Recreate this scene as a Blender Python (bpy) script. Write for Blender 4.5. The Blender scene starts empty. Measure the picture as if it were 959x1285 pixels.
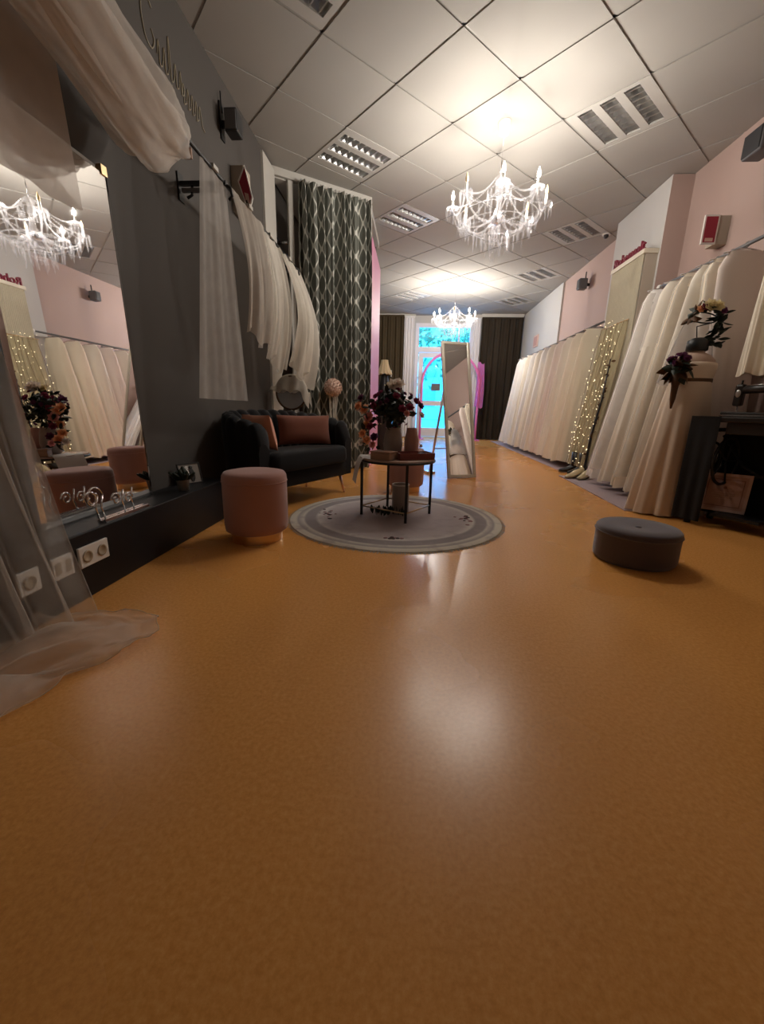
import bpy, bmesh, math, random
from math import sin, cos, pi, radians, sqrt
from mathutils import Vector, Matrix, Euler
from mathutils import noise as mnoise

random.seed(7)
SC = bpy.context.scene
C = SC.collection

# ------------------------------------------------------------------ camera
CAM_H = 0.76
F_PX, PITCH, ROLL, YAW = 508.3, radians(14.45), radians(-1.29), radians(4.0)
def cam_rows():
    cp, sp = cos(PITCH), sin(PITCH)
    r = Vector((1, 0, 0)); fw = Vector((0, cp, -sp)); d = fw.cross(r)
    cr, sr = cos(ROLL), sin(ROLL)
    rows = [cr*r + sr*d, -sr*r + cr*d, fw]
    rz = Matrix.Rotation(YAW, 3, 'Z')
    return [rz @ v for v in rows]
R_, D_, FW_ = cam_rows()
cam_data = bpy.data.cameras.new('camera')
cam = bpy.data.objects.new('camera', cam_data); C.objects.link(cam)
cam_data.sensor_fit = 'HORIZONTAL'; cam_data.sensor_width = 36.0
cam_data.lens = F_PX/959.0*36.0
cam_data.clip_start = 0.02; cam_data.clip_end = 200
m = Matrix.Identity(4)
for i in range(3):
    m[i][0] = R_[i]; m[i][1] = -D_[i]; m[i][2] = -FW_[i]
m.translation = Vector((0, 0, CAM_H))
cam.matrix_world = m
SC.camera = cam

# ------------------------------------------------------------------ world (daylight sky seen through the shop door)
world = bpy.data.worlds.new('sky'); SC.world = world; world.use_nodes = True
bgn = world.node_tree.nodes['Background']
bgn.inputs['Color'].default_value = (0.03, 0.44, 1.0, 1)
bgn.inputs['Strength'].default_value = 4.0

# ------------------------------------------------------------------ exposure
vs = SC.view_settings
vs.view_transform = 'Standard'; vs.look = 'None'; vs.gamma = 1.0; vs.use_curve_mapping = False
vs.exposure = 1.1
FILAMENT = 6200.0       # emission of the filament in a lit chandelier candle bulb

try:
    SC.cycles.transparent_max_bounces = 32      # light passes the stacked crystal and tulle layers
except Exception:
    pass

# ------------------------------------------------------------------ materials
MATS = {}
def new_mat(name):
    m = bpy.data.materials.new(name); m.use_nodes = True
    nt = m.node_tree; MATS[name] = m
    return m, nt, nt.nodes['Principled BSDF']
def pm(name, col, rough=0.6, metal=0.0, spec=0.5, var=0.0, vscale=30, bump=0.0, bscale=200, sheen=0.0, coat=0.0, dark=None, emit=None, estr=0):
    m, nt, b = new_mat(name)
    b.inputs['Base Color'].default_value = (*col, 1)
    b.inputs['Roughness'].default_value = rough
    b.inputs['Metallic'].default_value = metal
    b.inputs['Specular IOR Level'].default_value = spec
    if sheen: b.inputs['Sheen Weight'].default_value = sheen
    if coat: b.inputs['Coat Weight'].default_value = coat; b.inputs['Coat Roughness'].default_value = 0.15
    if emit: b.inputs['Emission Color'].default_value = (*emit, 1); b.inputs['Emission Strength'].default_value = estr
    if var or bump:
        tc = nt.nodes.new('ShaderNodeTexCoord')
    if var:
        n = nt.nodes.new('ShaderNodeTexNoise'); n.inputs['Scale'].default_value = vscale; n.inputs['Detail'].default_value = 4
        nt.links.new(tc.outputs['Object'], n.inputs['Vector'])
        mx = nt.nodes.new('ShaderNodeMix'); mx.data_type = 'RGBA'
        d = dark or tuple(c*(1-var) for c in col)
        l = tuple(min(1, c*(1+var*0.6)) for c in col)
        mx.inputs['A'].default_value = (*d, 1); mx.inputs['B'].default_value = (*l, 1)
        nt.links.new(n.outputs['Fac'], mx.inputs['Factor']); nt.links.new(mx.outputs['Result'], b.inputs['Base Color'])
    if bump:
        n2 = nt.nodes.new('ShaderNodeTexNoise'); n2.inputs['Scale'].default_value = bscale; n2.inputs['Detail'].default_value = 3
        nt.links.new(tc.outputs['Object'], n2.inputs['Vector'])
        bp = nt.nodes.new('ShaderNodeBump'); bp.inputs['Strength'].default_value = bump; bp.inputs['Distance'].default_value = 0.004
        nt.links.new(n2.outputs['Fac'], bp.inputs['Height']); nt.links.new(bp.outputs['Normal'], b.inputs['Normal'])
    return m
def tulle(name, col, opac, trans=0.45):
    m = bpy.data.materials.new(name); m.use_nodes = True; MATS[name] = m
    nt = m.node_tree; nt.nodes.clear()
    out = nt.nodes.new('ShaderNodeOutputMaterial')
    df = nt.nodes.new('ShaderNodeBsdfDiffuse'); df.inputs['Color'].default_value = (*col, 1)
    tl = nt.nodes.new('ShaderNodeBsdfTranslucent'); tl.inputs['Color'].default_value = (*col, 1)
    tp = nt.nodes.new('ShaderNodeBsdfTransparent')
    m1 = nt.nodes.new('ShaderNodeMixShader'); m1.inputs[0].default_value = trans
    m2 = nt.nodes.new('ShaderNodeMixShader')
    nt.links.new(df.outputs[0], m1.inputs[1]); nt.links.new(tl.outputs[0], m1.inputs[2])
    nt.links.new(tp.outputs[0], m2.inputs[1]); nt.links.new(m1.outputs[0], m2.inputs[2])
    if opac < 1:
        tc = nt.nodes.new('ShaderNodeTexCoord'); n = nt.nodes.new('ShaderNodeTexNoise')
        n.inputs['Scale'].default_value = 14; n.inputs['Detail'].default_value = 3
        nt.links.new(tc.outputs['Object'], n.inputs['Vector'])
        mr = nt.nodes.new('ShaderNodeMapRange'); mr.inputs['From Min'].default_value = 0.3; mr.inputs['From Max'].default_value = 0.7
        mr.inputs['To Min'].default_value = max(0, opac-0.03); mr.inputs['To Max'].default_value = min(1, opac+0.03)
        nt.links.new(n.outputs['Fac'], mr.inputs['Value']); nt.links.new(mr.outputs[0], m2.inputs[0])
    else:
        m2.inputs[0].default_value = 1.0
    nt.links.new(m2.outputs[0], out.inputs['Surface'])
    return m
def mix_glass(name, col, gloss=0.35, rough=0.03, tint=(1, 1, 1), diff=0.0):
    m = bpy.data.materials.new(name); m.use_nodes = True; MATS[name] = m
    nt = m.node_tree; nt.nodes.clear()
    out = nt.nodes.new('ShaderNodeOutputMaterial')
    gl = nt.nodes.new('ShaderNodeBsdfGlossy'); gl.inputs['Color'].default_value = (*col, 1); gl.inputs['Roughness'].default_value = rough
    tp = nt.nodes.new('ShaderNodeBsdfTransparent'); tp.inputs['Color'].default_value = (*tint, 1)
    m1 = nt.nodes.new('ShaderNodeMixShader'); m1.inputs[0].default_value = gloss
    nt.links.new(tp.outputs[0], m1.inputs[1]); nt.links.new(gl.outputs[0], m1.inputs[2])
    last = m1
    if diff:
        tl = nt.nodes.new('ShaderNodeBsdfTranslucent'); tl.inputs['Color'].default_value = (*col, 1)
        m2 = nt.nodes.new('ShaderNodeMixShader'); m2.inputs[0].default_value = diff
        nt.links.new(m1.outputs[0], m2.inputs[1]); nt.links.new(tl.outputs[0], m2.inputs[2]); last = m2
    nt.links.new(last.outputs[0], out.inputs['Surface'])
    return m
def emission(name, col, strength):
    m = bpy.data.materials.new(name); m.use_nodes = True; MATS[name] = m
    nt = m.node_tree; nt.nodes.clear()
    out = nt.nodes.new('ShaderNodeOutputMaterial'); e = nt.nodes.new('ShaderNodeEmission')
    e.inputs['Color'].default_value = (*col, 1); e.inputs['Strength'].default_value = strength
    nt.links.new(e.outputs[0], out.inputs['Surface'])
    return m

# ------------------------------------------------------------------ geometry helpers
class MB:
    def __init__(s): s.v = []; s.f = []; s.uv = None
    def add(s, vs, fs):
        o = len(s.v); s.v += [tuple(p) for p in vs]; s.f += [tuple(i+o for i in f) for f in fs]; return s
    def box(s, x0, x1, y0, y1, z0, z1):
        return s.add([(x0,y0,z0),(x1,y0,z0),(x1,y1,z0),(x0,y1,z0),(x0,y0,z1),(x1,y0,z1),(x1,y1,z1),(x0,y1,z1)],
                     [(0,3,2,1),(4,5,6,7),(0,1,5,4),(1,2,6,5),(2,3,7,6),(3,0,4,7)])
    def bbox(s, x0, x1, y0, y1, z0, z1, b=0.01):           # box with chamfered edges
        bm = bmesh.new(); bmesh.ops.create_cube(bm, size=1.0)
        for v in bm.verts:
            v.co = Vector((x0+(v.co.x+.5)*(x1-x0), y0+(v.co.y+.5)*(y1-y0), z0+(v.co.z+.5)*(z1-z0)))
        bmesh.ops.bevel(bm, geom=list(bm.edges), offset=b, segments=2, affect='EDGES', profile=0.5)
        bm.verts.index_update()
        s.add([v.co[:] for v in bm.verts], [[v.index for v in f.verts] for f in bm.faces]); bm.free(); return s
    def xform(s, M, start=0):
        for i in range(start, len(s.v)): s.v[i] = tuple(M @ Vector(s.v[i]))
        return s
    def tube(s, pts, r, n=8, cap=True, closed=False):
        pts = [Vector(p) for p in pts]; N = len(pts)
        rs = r if isinstance(r, (list, tuple)) else [r]*N
        o = len(s.v); prev = None
        for i, p in enumerate(pts):
            if closed: t = pts[(i+1) % N]-pts[i-1]
            else: t = pts[min(i+1, N-1)]-pts[max(i-1, 0)]
            t = t.normalized() if t.length > 1e-9 else Vector((0, 0, 1))
            if prev is None:
                a = t.cross(Vector((0, 0, 1)))
                if a.length < 1e-3: a = t.cross(Vector((1, 0, 0)))
            else:
                a = prev - t*prev.dot(t)
                if a.length < 1e-6: a = t.cross(Vector((1, 0, 0)))
            a.normalize(); b = t.cross(a); prev = a
            for k in range(n):
                q = p + (a*cos(2*pi*k/n)+b*sin(2*pi*k/n))*rs[i]; s.v.append(tuple(q))
        M = N if closed else N-1
        for i in range(M):
            j = (i+1) % N
            for k in range(n):
                s.f.append((o+i*n+k, o+i*n+(k+1) % n, o+j*n+(k+1) % n, o+j*n+k))
        if cap and not closed:
            s.f.append(tuple(o+k for k in range(n))[::-1]); s.f.append(tuple(o+(N-1)*n+k for k in range(n)))
        return s
    def lathe(s, prof, n=24, c=(0, 0, 0), sx=1, sy=1):
        o = len(s.v)
        for r, z in prof:
            for k in range(n):
                a = 2*pi*k/n; s.v.append((c[0]+r*cos(a)*sx, c[1]+r*sin(a)*sy, c[2]+z))
        for i in range(len(prof)-1):
            for k in range(n):
                s.f.append((o+i*n+k, o+i*n+(k+1) % n, o+(i+1)*n+(k+1) % n, o+(i+1)*n+k))
        s.f.append(tuple(o+k for k in range(n))[::-1]); s.f.append(tuple(o+(len(prof)-1)*n+k for k in range(n)))
        return s
    def ball(s, c, rx, ry=None, rz=None, n=12, m=8):
        ry = ry or rx; rz = rz or rx
        prof = [(max(1e-4, sin(pi*i/m)), -cos(pi*i/m)) for i in range(m+1)]
        o = len(s.v)
        for r, z in prof:
            for k in range(n):
                a = 2*pi*k/n; s.v.append((c[0]+rx*r*cos(a), c[1]+ry*r*sin(a), c[2]+rz*z))
        for i in range(m):
            for k in range(n):
                s.f.append((o+i*n+k, o+i*n+(k+1) % n, o+(i+1)*n+(k+1) % n, o+(i+1)*n+k))
        return s
    def grid(s, f, nu, nv, closed_u=False, uvf=None):
        o = len(s.v)
        cols = nu if closed_u else nu+1
        if uvf and s.uv is None: s.uv = {}
        for j in range(nv+1):
            for i in range(cols):
                u, v = i/nu, j/nv
                s.v.append(tuple(f(u, v)))
                if uvf: s.uv[len(s.v)-1] = uvf(u, v)
        for j in range(nv):
            for i in range(nu):
                i2 = (i+1) % cols if closed_u else i+1
                s.f.append((o+j*cols+i, o+j*cols+i2, o+(j+1)*cols+i2, o+(j+1)*cols+i))
        return s
    def prism(s, poly, z0, z1):
        n = len(poly)
        return s.add([(p[0], p[1], z0) for p in poly]+[(p[0], p[1], z1) for p in poly],
                     [tuple(range(n))[::-1], tuple(range(n, 2*n))]+[(i, (i+1) % n, n+(i+1) % n, n+i) for i in range(n)])
    def mesh(s, name, mat, smooth=True):
        me = bpy.data.meshes.new(name); me.from_pydata(s.v, [], s.f); me.update()
        if s.uv:
            ul = me.uv_layers.new(name='UVMap')
            for l in me.loops: ul.data[l.index].uv = s.uv.get(l.vertex_index, (0, 0))
        if isinstance(mat, str): mat = MATS[mat]
        me.materials.append(mat)
        if smooth:
            for p in me.polygons: p.use_smooth = True
        return me
def link(name, me, parent=None, loc=None, rot=None, scale=None):
    o = bpy.data.objects.new(name, me); C.objects.link(o)
    if parent: o.parent = parent
    if loc is not None: o.location = loc
    if rot is not None: o.rotation_euler = rot
    if scale is not None: o.scale = scale if hasattr(scale, '__len__') else (scale,)*3
    return o
def obj(name, mb, mat, parent=None, smooth=True, loc=None, rot=None, auto=None):
    o = link(name, mb.mesh(name, mat, smooth), parent, loc, rot)
    if smooth and auto is not None:
        sharp(o.data, auto)
    return o
def sharp(me, ang=35):
    bm = bmesh.new(); bm.from_mesh(me)
    for e in bm.edges:
        if len(e.link_faces) == 2 and e.calc_face_angle(0) > radians(ang): e.smooth = False
    bm.to_mesh(me); bm.free()
def thing(name, label, cat, loc=(0, 0, 0), rz=0, group=None):
    o = bpy.data.objects.new(name, None); C.objects.link(o); o.empty_display_size = 0.1
    o.location = loc; o.rotation_euler = (0, 0, rz)
    o['label'] = label; o['category'] = cat
    if group: o['group'] = group
    return o
def tag(o, label, cat, group=None):
    o['label'] = label; o['category'] = cat
    if group: o['group'] = group
    return o
def struct(o, label=None):
    o['kind'] = 'structure'
    if label: o['label'] = label
    return o
def text_mesh(txt, size, extrude, mat):
    cu = bpy.data.curves.new('letters', 'FONT'); cu.body = txt; cu.size = size; cu.extrude = extrude
    t = bpy.data.objects.new('letters', cu); C.objects.link(t)
    dg = bpy.context.evaluated_depsgraph_get()
    me = bpy.data.meshes.new_from_object(t.evaluated_get(dg))
    bpy.data.objects.remove(t)
    me.materials.clear(); me.materials.append(MATS[mat])
    return me
def cushion(w, h, t, n=14, pinch=0.5):
    """pillow lying in the XZ plane, thickness along Y"""
    mb = MB()
    def prof(u, v, sgn):
        x = (u-.5)*2; z = (v-.5)*2
        e = (1-abs(x)**3.0)*(1-abs(z)**3.0)
        bow = 1-0.06*(1-abs(z)**2)*0
        return ((x*w/2)*(1-0.05*(1-z*z)), sgn*t/2*max(0, e)**pinch, (z*h/2)*(1-0.05*(1-x*x)))
    mb.grid(lambda u, v: prof(u, v, -1), n, n)
    mb.grid(lambda u, v: prof(1-u, v, 1), n, n)
    return mb
def lerp(a, b, t): return a+(b-a)*t
def vlerp(a, b, t): return tuple(a[i]+(b[i]-a[i])*t for i in range(3))

# ------------------------------------------------------------------ the materials of this shop
# floor: orange speckled linoleum with a polish
m, nt, b = new_mat('linoleum')
tc = nt.nodes.new('ShaderNodeTexCoord')
n1 = nt.nodes.new('ShaderNodeTexNoise'); n1.inputs['Scale'].default_value = 90; n1.inputs['Detail'].default_value = 5; n1.inputs['Roughness'].default_value = 0.7
n2 = nt.nodes.new('ShaderNodeTexNoise'); n2.inputs['Scale'].default_value = 1.3; n2.inputs['Detail'].default_value = 3
nt.links.new(tc.outputs['Object'], n1.inputs['Vector']); nt.links.new(tc.outputs['Object'], n2.inputs['Vector'])
cr = nt.nodes.new('ShaderNodeValToRGB')
cr.color_ramp.elements[0].position = 0.3; cr.color_ramp.elements[0].color = (0.68, 0.292, 0.068, 1)
cr.color_ramp.elements[1].position = 0.75; cr.color_ramp.elements[1].color = (0.88, 0.45, 0.14, 1)
e = cr.color_ramp.elements.new(0.5); e.color = (0.79, 0.36, 0.092, 1)
nt.links.new(n1.outputs['Fac'], cr.inputs['Fac']); nt.links.new(cr.outputs['Color'], b.inputs['Base Color'])
mr = nt.nodes.new('ShaderNodeMapRange'); mr.inputs['From Min'].default_value = 0.3; mr.inputs['From Max'].default_value = 0.7
mr.inputs['To Min'].default_value = 0.24; mr.inputs['To Max'].default_value = 0.29
nt.links.new(n2.outputs['Fac'], mr.inputs['Value']); nt.links.new(mr.outputs[0], b.inputs['Roughness'])
b.inputs['Specular IOR Level'].default_value = 0.4

pm('tile', (0.36, 0.345, 0.32), 0.85, spec=0.2, var=0.04, vscale=3, bump=0.15, bscale=350)
pm('luminaire_plate', (0.42, 0.405, 0.38), 0.5)
pm('grid_bar', (0.31, 0.295, 0.275), 0.35, spec=0.5)
pm('plenum', (0.2, 0.2, 0.2), 0.9)
pm('wall_grey', (0.085, 0.076, 0.07), 0.7, spec=0.3, var=0.05, vscale=2)
pm('wall_pink', (0.42, 0.305, 0.27), 0.75, spec=0.3, var=0.04, vscale=2)
pm('wall_white', (0.50, 0.485, 0.465), 0.7, spec=0.3, var=0.03, vscale=2)
pm('wall_cream', (0.55, 0.50, 0.42), 0.75, spec=0.3, var=0.04, vscale=2)
pm('ledge_black', (0.008, 0.008, 0.010), 0.45, spec=0.35)
pm('booth', (0.16, 0.145, 0.12), 0.8)
pm('trim_white', (0.50, 0.48, 0.44), 0.5)
pm('pink_panel', (0.62, 0.25, 0.40), 0.6)
pm('black_metal', (0.012, 0.012, 0.013), 0.4, spec=0.4)
pm('black_plastic', (0.02, 0.02, 0.022), 0.5)
pm('grey_plastic', (0.12, 0.12, 0.125), 0.6)
pm('white_plastic', (0.78, 0.76, 0.72), 0.4)
pm('socket_hole', (0.42, 0.34, 0.24), 0.5)
pm('chrome', (0.85, 0.85, 0.86), 0.12, metal=1.0)
pm('alu', (0.70, 0.70, 0.70), 0.3, metal=1.0)
pm('gold', (0.72, 0.50, 0.28), 0.28, metal=1.0)
pm('rose_gold', (0.80, 0.48, 0.33), 0.3, metal=1.0)
pm('mirror_glass', (0.93, 0.93, 0.93), 0.01, metal=1.0)
pm('mirror_frame', (0.60, 0.55, 0.46), 0.35, metal=0.6)
pm('velvet_black', (0.009, 0.009, 0.011), 0.75, spec=0.15, sheen=0.1, bump=0.1, bscale=150)
pm('velvet_pink', (0.43, 0.225, 0.19), 0.8, spec=0.15, sheen=0.3, var=0.06, vscale=8, bump=0.1, bscale=250)
pm('velvet_grey', (0.12, 0.095, 0.10), 0.75, spec=0.2, sheen=0.4, var=0.1, vscale=8, bump=0.1, bscale=250)
pm('pillow_peach', (0.68, 0.30, 0.19), 0.75, spec=0.2, sheen=0.2, var=0.08, vscale=8)
pm('pillow_rust', (0.24, 0.09, 0.06), 0.8, spec=0.15, sheen=0.2, var=0.1, vscale=8)
pm('carpet', (0.47, 0.37, 0.38), 0.95, spec=0.1, var=0.12, vscale=120, bump=0.3, bscale=300)
pm('curtain_brown', (0.055, 0.04, 0.022), 0.8, spec=0.15)
pm('curtain_brown_dark', (0.035, 0.026, 0.018), 0.8, spec=0.15)
pm('drape_white', (0.70, 0.68, 0.70), 0.8)
pm('door_white', (0.72, 0.68, 0.72), 0.45)
pm('arch_pink', (0.75, 0.20, 0.48), 0.6)
tulle('arch_cloth', (0.85, 0.30, 0.58), 0.9, 0.6)
pm('gown_ivory', (0.83, 0.77, 0.67), 0.75, spec=0.2, var=0.05, vscale=4)
pm('gown_cream', (0.84, 0.755, 0.62), 0.75, spec=0.2, var=0.05, vscale=4)
pm('gown_white', (0.85, 0.82, 0.79), 0.75, spec=0.2, var=0.05, vscale=4)
pm('gown_blush', (0.82, 0.72, 0.66), 0.75, spec=0.2, var=0.05, vscale=4)
pm('gown_champagne', (0.76, 0.68, 0.53), 0.75, spec=0.2, var=0.05, vscale=4)
for k in ('ivory', 'cream', 'white', 'blush', 'champagne'):
    bs = MATS['gown_'+k].node_tree.nodes['Principled BSDF']; bs.inputs['Subsurface Weight'].default_value = 0.0
tulle('tulle_cover', (0.87, 0.83, 0.77), 0.45, 0.4)
tulle('tulle_tan', (0.86, 0.79, 0.72), 0.6, 0.4)
tulle('tulle_grey', (0.88, 0.83, 0.77), 0.42, 0.4)
tulle('tulle_cream', (0.86, 0.81, 0.72), 0.75, 0.4)
tulle('tulle_sheer', (0.84, 0.79, 0.73), 0.36, 0.4)
tulle('tulle_film', (0.62, 0.58, 0.56), 0.5, 0.3)
tulle('lace', (0.70, 0.63, 0.55), 0.6, 0.35)
tulle('gold_drape', (0.62, 0.55, 0.36), 0.7, 0.35)
tulle('string_curtain', (0.60, 0.55, 0.42), 0.92, 0.3)
pm('crimson', (0.20, 0.008, 0.03), 0.5)
pm('crimson_panel', (0.30, 0.012, 0.035), 0.45)
pm('cream_paint', (0.66, 0.60, 0.48), 0.5)
pm('box_beige', (0.42, 0.36, 0.29), 0.6)
pm('skin_form', (0.50, 0.34, 0.26), 0.7, sheen=0.2)
pm('gown_display', (0.72, 0.59, 0.47), 0.8, spec=0.2, var=0.06, vscale=5)
pm('leaf_dark', (0.012, 0.022, 0.012), 0.6)
pm('leaf_brown', (0.10, 0.045, 0.015), 0.7)
tulle('petal_cream', (0.80, 0.68, 0.40), 1.0, .4)
tulle('petal_white', (0.86, 0.77, 0.68), 1.0, .4)
tulle('petal_peach', (0.88, 0.47, 0.25), 1.0, .5)
tulle('petal_pink', (0.80, 0.38, 0.34), 1.0, .5)
tulle('petal_burgundy', (0.27, 0.05, 0.09), 1.0, .4)
tulle('petal_plum', (0.15, 0.045, 0.10), 1.0, .4)
pm('petal_blush_ball', (0.78, 0.56, 0.46), 0.8, var=0.1, vscale=30)
pm('vase_grey', (0.34, 0.29, 0.26), 0.4)
pm('vase_pink', (0.52, 0.30, 0.25), 0.4)
pm('wood_box', (0.36, 0.22, 0.15), 0.6)
pm('tray_red', (0.24, 0.06, 0.05), 0.5)
pm('paper', (0.75, 0.72, 0.70), 0.6)
pm('paper_pink', (0.62, 0.42, 0.35), 0.6)
pm('table_glass_top', (0.50, 0.36, 0.30), 0.25)
pm('iron', (0.010, 0.010, 0.011), 0.5)
pm('dark_wood', (0.02, 0.014, 0.011), 0.4)
pm('cloth_dark', (0.009, 0.0085, 0.009), 0.9)
pm('picture_mat', (0.55, 0.33, 0.26), 0.7)
pm('picture_ink', (0.30, 0.14, 0.11), 0.7)
pm('photo_grey', (0.35, 0.33, 0.32), 0.5)
pm('photo_dark', (0.03, 0.03, 0.03), 0.5)
pm('pot_grey', (0.32, 0.29, 0.26), 0.6)
pm('lamp_shade', (0.70, 0.58, 0.36), 0.8)
pm('gold_letter', (0.27, 0.235, 0.165), 0.5)
pm('bulb_off', (0.75, 0.55, 0.32), 0.2)
pm('candle_white', (0.75, 0.73, 0.68), 0.4)
pm('shoe_gold', (0.65, 0.55, 0.35), 0.35, metal=0.6)
pm('shoe_black', (0.012, 0.012, 0.012), 0.4)
pm('pavement', (0.75, 0.75, 0.75), 0.9)
pm('house', (0.75, 0.75, 0.78), 0.9)
pm('house_window', (0.35, 0.38, 0.42), 0.2)
pm('bark', (0.08, 0.06, 0.05), 0.9)
pm('leaf_out', (0.10, 0.22, 0.10), 0.8)
mix_glass('crystal', (0.97, 0.97, 1.0), 0.11, 0.05, (0.98, 0.98, 0.985), diff=0.04)
mix_glass('pane', (0.9, 0.95, 1.0), 0.06, 0.01, (0.85, 0.95, 1.0))
m = mix_glass('bulb_on', (1, 1, 1), 0.05, 0.1)
nt = m.node_tree; out = nt.nodes['Material Output']; prev = out.inputs['Surface'].links[0].from_socket
em = nt.nodes.new('ShaderNodeEmission'); em.inputs['Color'].default_value = (1.0, 0.93, 0.82, 1); em.inputs['Strength'].default_value = 6.0
ad = nt.nodes.new('ShaderNodeAddShader'); nt.links.new(prev, ad.inputs[0]); nt.links.new(em.outputs[0], ad.inputs[1]); nt.links.new(ad.outputs[0], out.inputs['Surface'])
emission('fairy', (1.0, 0.80, 0.45), 1.1)
emission('filament', (1.0, 0.92, 0.82), FILAMENT)

# patterned curtain: grey-green cloth with a white ogee lattice
m, nt, b = new_mat('curtain_lattice')
uv = nt.nodes.new('ShaderNodeUVMap'); uv.uv_map = 'UVMap'
sp = nt.nodes.new('ShaderNodeSeparateXYZ'); nt.links.new(uv.outputs[0], sp.inputs[0])
def mnode(nt, op, a=None, bb=None):
    n = nt.nodes.new('ShaderNodeMath'); n.operation = op
    for i, x in enumerate((a, bb)):
        if x is None: continue
        if isinstance(x, (int, float)): n.inputs[i].default_value = x
        else: nt.links.new(x, n.inputs[i])
    return n.outputs[0]
cu_ = mnode(nt, 'COSINE', mnode(nt, 'MULTIPLY', sp.outputs['X'], 2*pi/0.16))
cv_ = mnode(nt, 'COSINE', mnode(nt, 'MULTIPLY', sp.outputs['Y'], 2*pi/0.23))
ab = mnode(nt, 'ABSOLUTE', mnode(nt, 'ADD', cu_, mnode(nt, 'MULTIPLY', cv_, 0.85)))
mr = nt.nodes.new('ShaderNodeMapRange'); mr.inputs['From Min'].default_value = 0.22; mr.inputs['From Max'].default_value = 0.36
mr.inputs['To Min'].default_value = 1; mr.inputs['To Max'].default_value = 0
nt.links.new(ab, mr.inputs['Value'])
mx = nt.nodes.new('ShaderNodeMix'); mx.data_type = 'RGBA'
mx.inputs['A'].default_value = (0.13, 0.135, 0.115, 1); mx.inputs['B'].default_value = (0.60, 0.60, 0.545, 1)
nt.links.new(mr.outputs[0], mx.inputs['Factor']); nt.links.new(mx.outputs['Result'], b.inputs['Base Color'])
b.inputs['Roughness'].default_value = 0.8

# rug: concentric bands with sprays of dark flowers
m, nt, b = new_mat('rug')
tc = nt.nodes.new('ShaderNodeTexCoord'); sp = nt.nodes.new('ShaderNodeSeparateXYZ'); nt.links.new(tc.outputs['Object'], sp.inputs[0])
rr = mnode(nt, 'SQRT', mnode(nt, 'ADD', mnode(nt, 'MULTIPLY', sp.outputs['X'], sp.outputs['X']), mnode(nt, 'MULTIPLY', sp.outputs['Y'], sp.outputs['Y'])))
cr = nt.nodes.new('ShaderNodeValToRGB'); cr.color_ramp.interpolation = 'LINEAR'
bands = [(0.0, (.46,.39,.395)), (0.40, (.50,.43,.43)), (0.50, (.54,.47,.465)), (0.545, (.68,.62,.58)), (0.565, (.34,.30,.30)), (0.63, (.36,.315,.315)), (0.645, (.74,.68,.60)), (0.68, (.42,.37,.355)), (0.695, (.76,.70,.60)), (0.75, (.70,.63,.53))]
cr.color_ramp.elements[0].position = 0.0; cr.color_ramp.elements[0].color = (*bands[0][1], 1)
cr.color_ramp.elements[1].position = 1.0; cr.color_ramp.elements[1].color = (*bands[-1][1], 1)
for p, c in bands[1:-1]:
    e = cr.color_ramp.elements.new(p/0.75); e.color = (*c, 1)
nt.links.new(mnode(nt, 'DIVIDE', rr, 0.75), cr.inputs['Fac'])
nz = nt.nodes.new('ShaderNodeTexNoise'); nz.inputs['Scale'].default_value = 60; nz.inputs['Detail'].default_value = 4
nt.links.new(tc.outputs['Object'], nz.inputs['Vector'])
nz2 = nt.nodes.new('ShaderNodeTexNoise'); nz2.inputs['Scale'].default_value = 9; nz2.inputs['Detail'].default_value = 5
nt.links.new(tc.outputs['Object'], nz2.inputs['Vector'])
mm = nt.nodes.new('ShaderNodeMix'); mm.data_type = 'RGBA'; mm.blend_type = 'MULTIPLY'; mm.inputs['Factor'].default_value = 0.12
nt.links.new(cr.outputs['Color'], mm.inputs['A']); nt.links.new(nz.outputs['Color'], mm.inputs['B'])
vis = mnode(nt, 'MULTIPLY', nz2.outputs['Fac'], 1.0)
m3 = nt.nodes.new('ShaderNodeMix'); m3.data_type = 'RGBA'
m3.inputs['B'].default_value = (.40, .34, .34, 1)
mr = nt.nodes.new('ShaderNodeMapRange'); mr.inputs['From Min'].default_value = 0.52; mr.inputs['From Max'].default_value = 0.62; mr.inputs['To Max'].default_value = 0.5
nt.links.new(vis, mr.inputs['Value']); nt.links.new(mr.outputs[0], m3.inputs['Factor']); nt.links.new(mm.outputs['Result'], m3.inputs['A'])
nt.links.new(m3.outputs['Result'], b.inputs['Base Color'])
b.inputs['Roughness'].default_value = 0.95; b.inputs['Specular IOR Level'].default_value = 0.1
pm('rug_fringe', (0.40, 0.35, 0.28), 0.95, spec=0.1)
pm('rug_motif', (0.07, 0.05, 0.05), 0.95, spec=0.1)
pm('rug_motif_pink', (0.30, 0.17, 0.17), 0.95, spec=0.1)
# ================================================================== the room
XL, XR, YB, YF, ZC = -1.48, 2.65, -2.2, 11.2, 3.036
o = obj('floor', MB().box(-2.3, XR+.1, YB-.1, YF+.15, -0.08, 0.0), 'linoleum', smooth=False); struct(o)
o = obj('wall_left', MB().box(XL-.12, XL, YB, 4.60, 0, 3.2), 'wall_grey', smooth=False); struct(o)
o = obj('wall_left_booth', MB().box(XL-.16, XL-.04, 4.60, YF, 0, 3.2), 'booth', smooth=False); struct(o)
o = obj('wall_right', MB().box(XR, XR+.1, YB, YF, 0, 3.2), 'wall_pink', smooth=False); struct(o)
o = obj('wall_back', MB().box(XL-.12, XR+.1, YB-.1, YB, 0, 3.2), 'wall_cream', smooth=False); struct(o)
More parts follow.
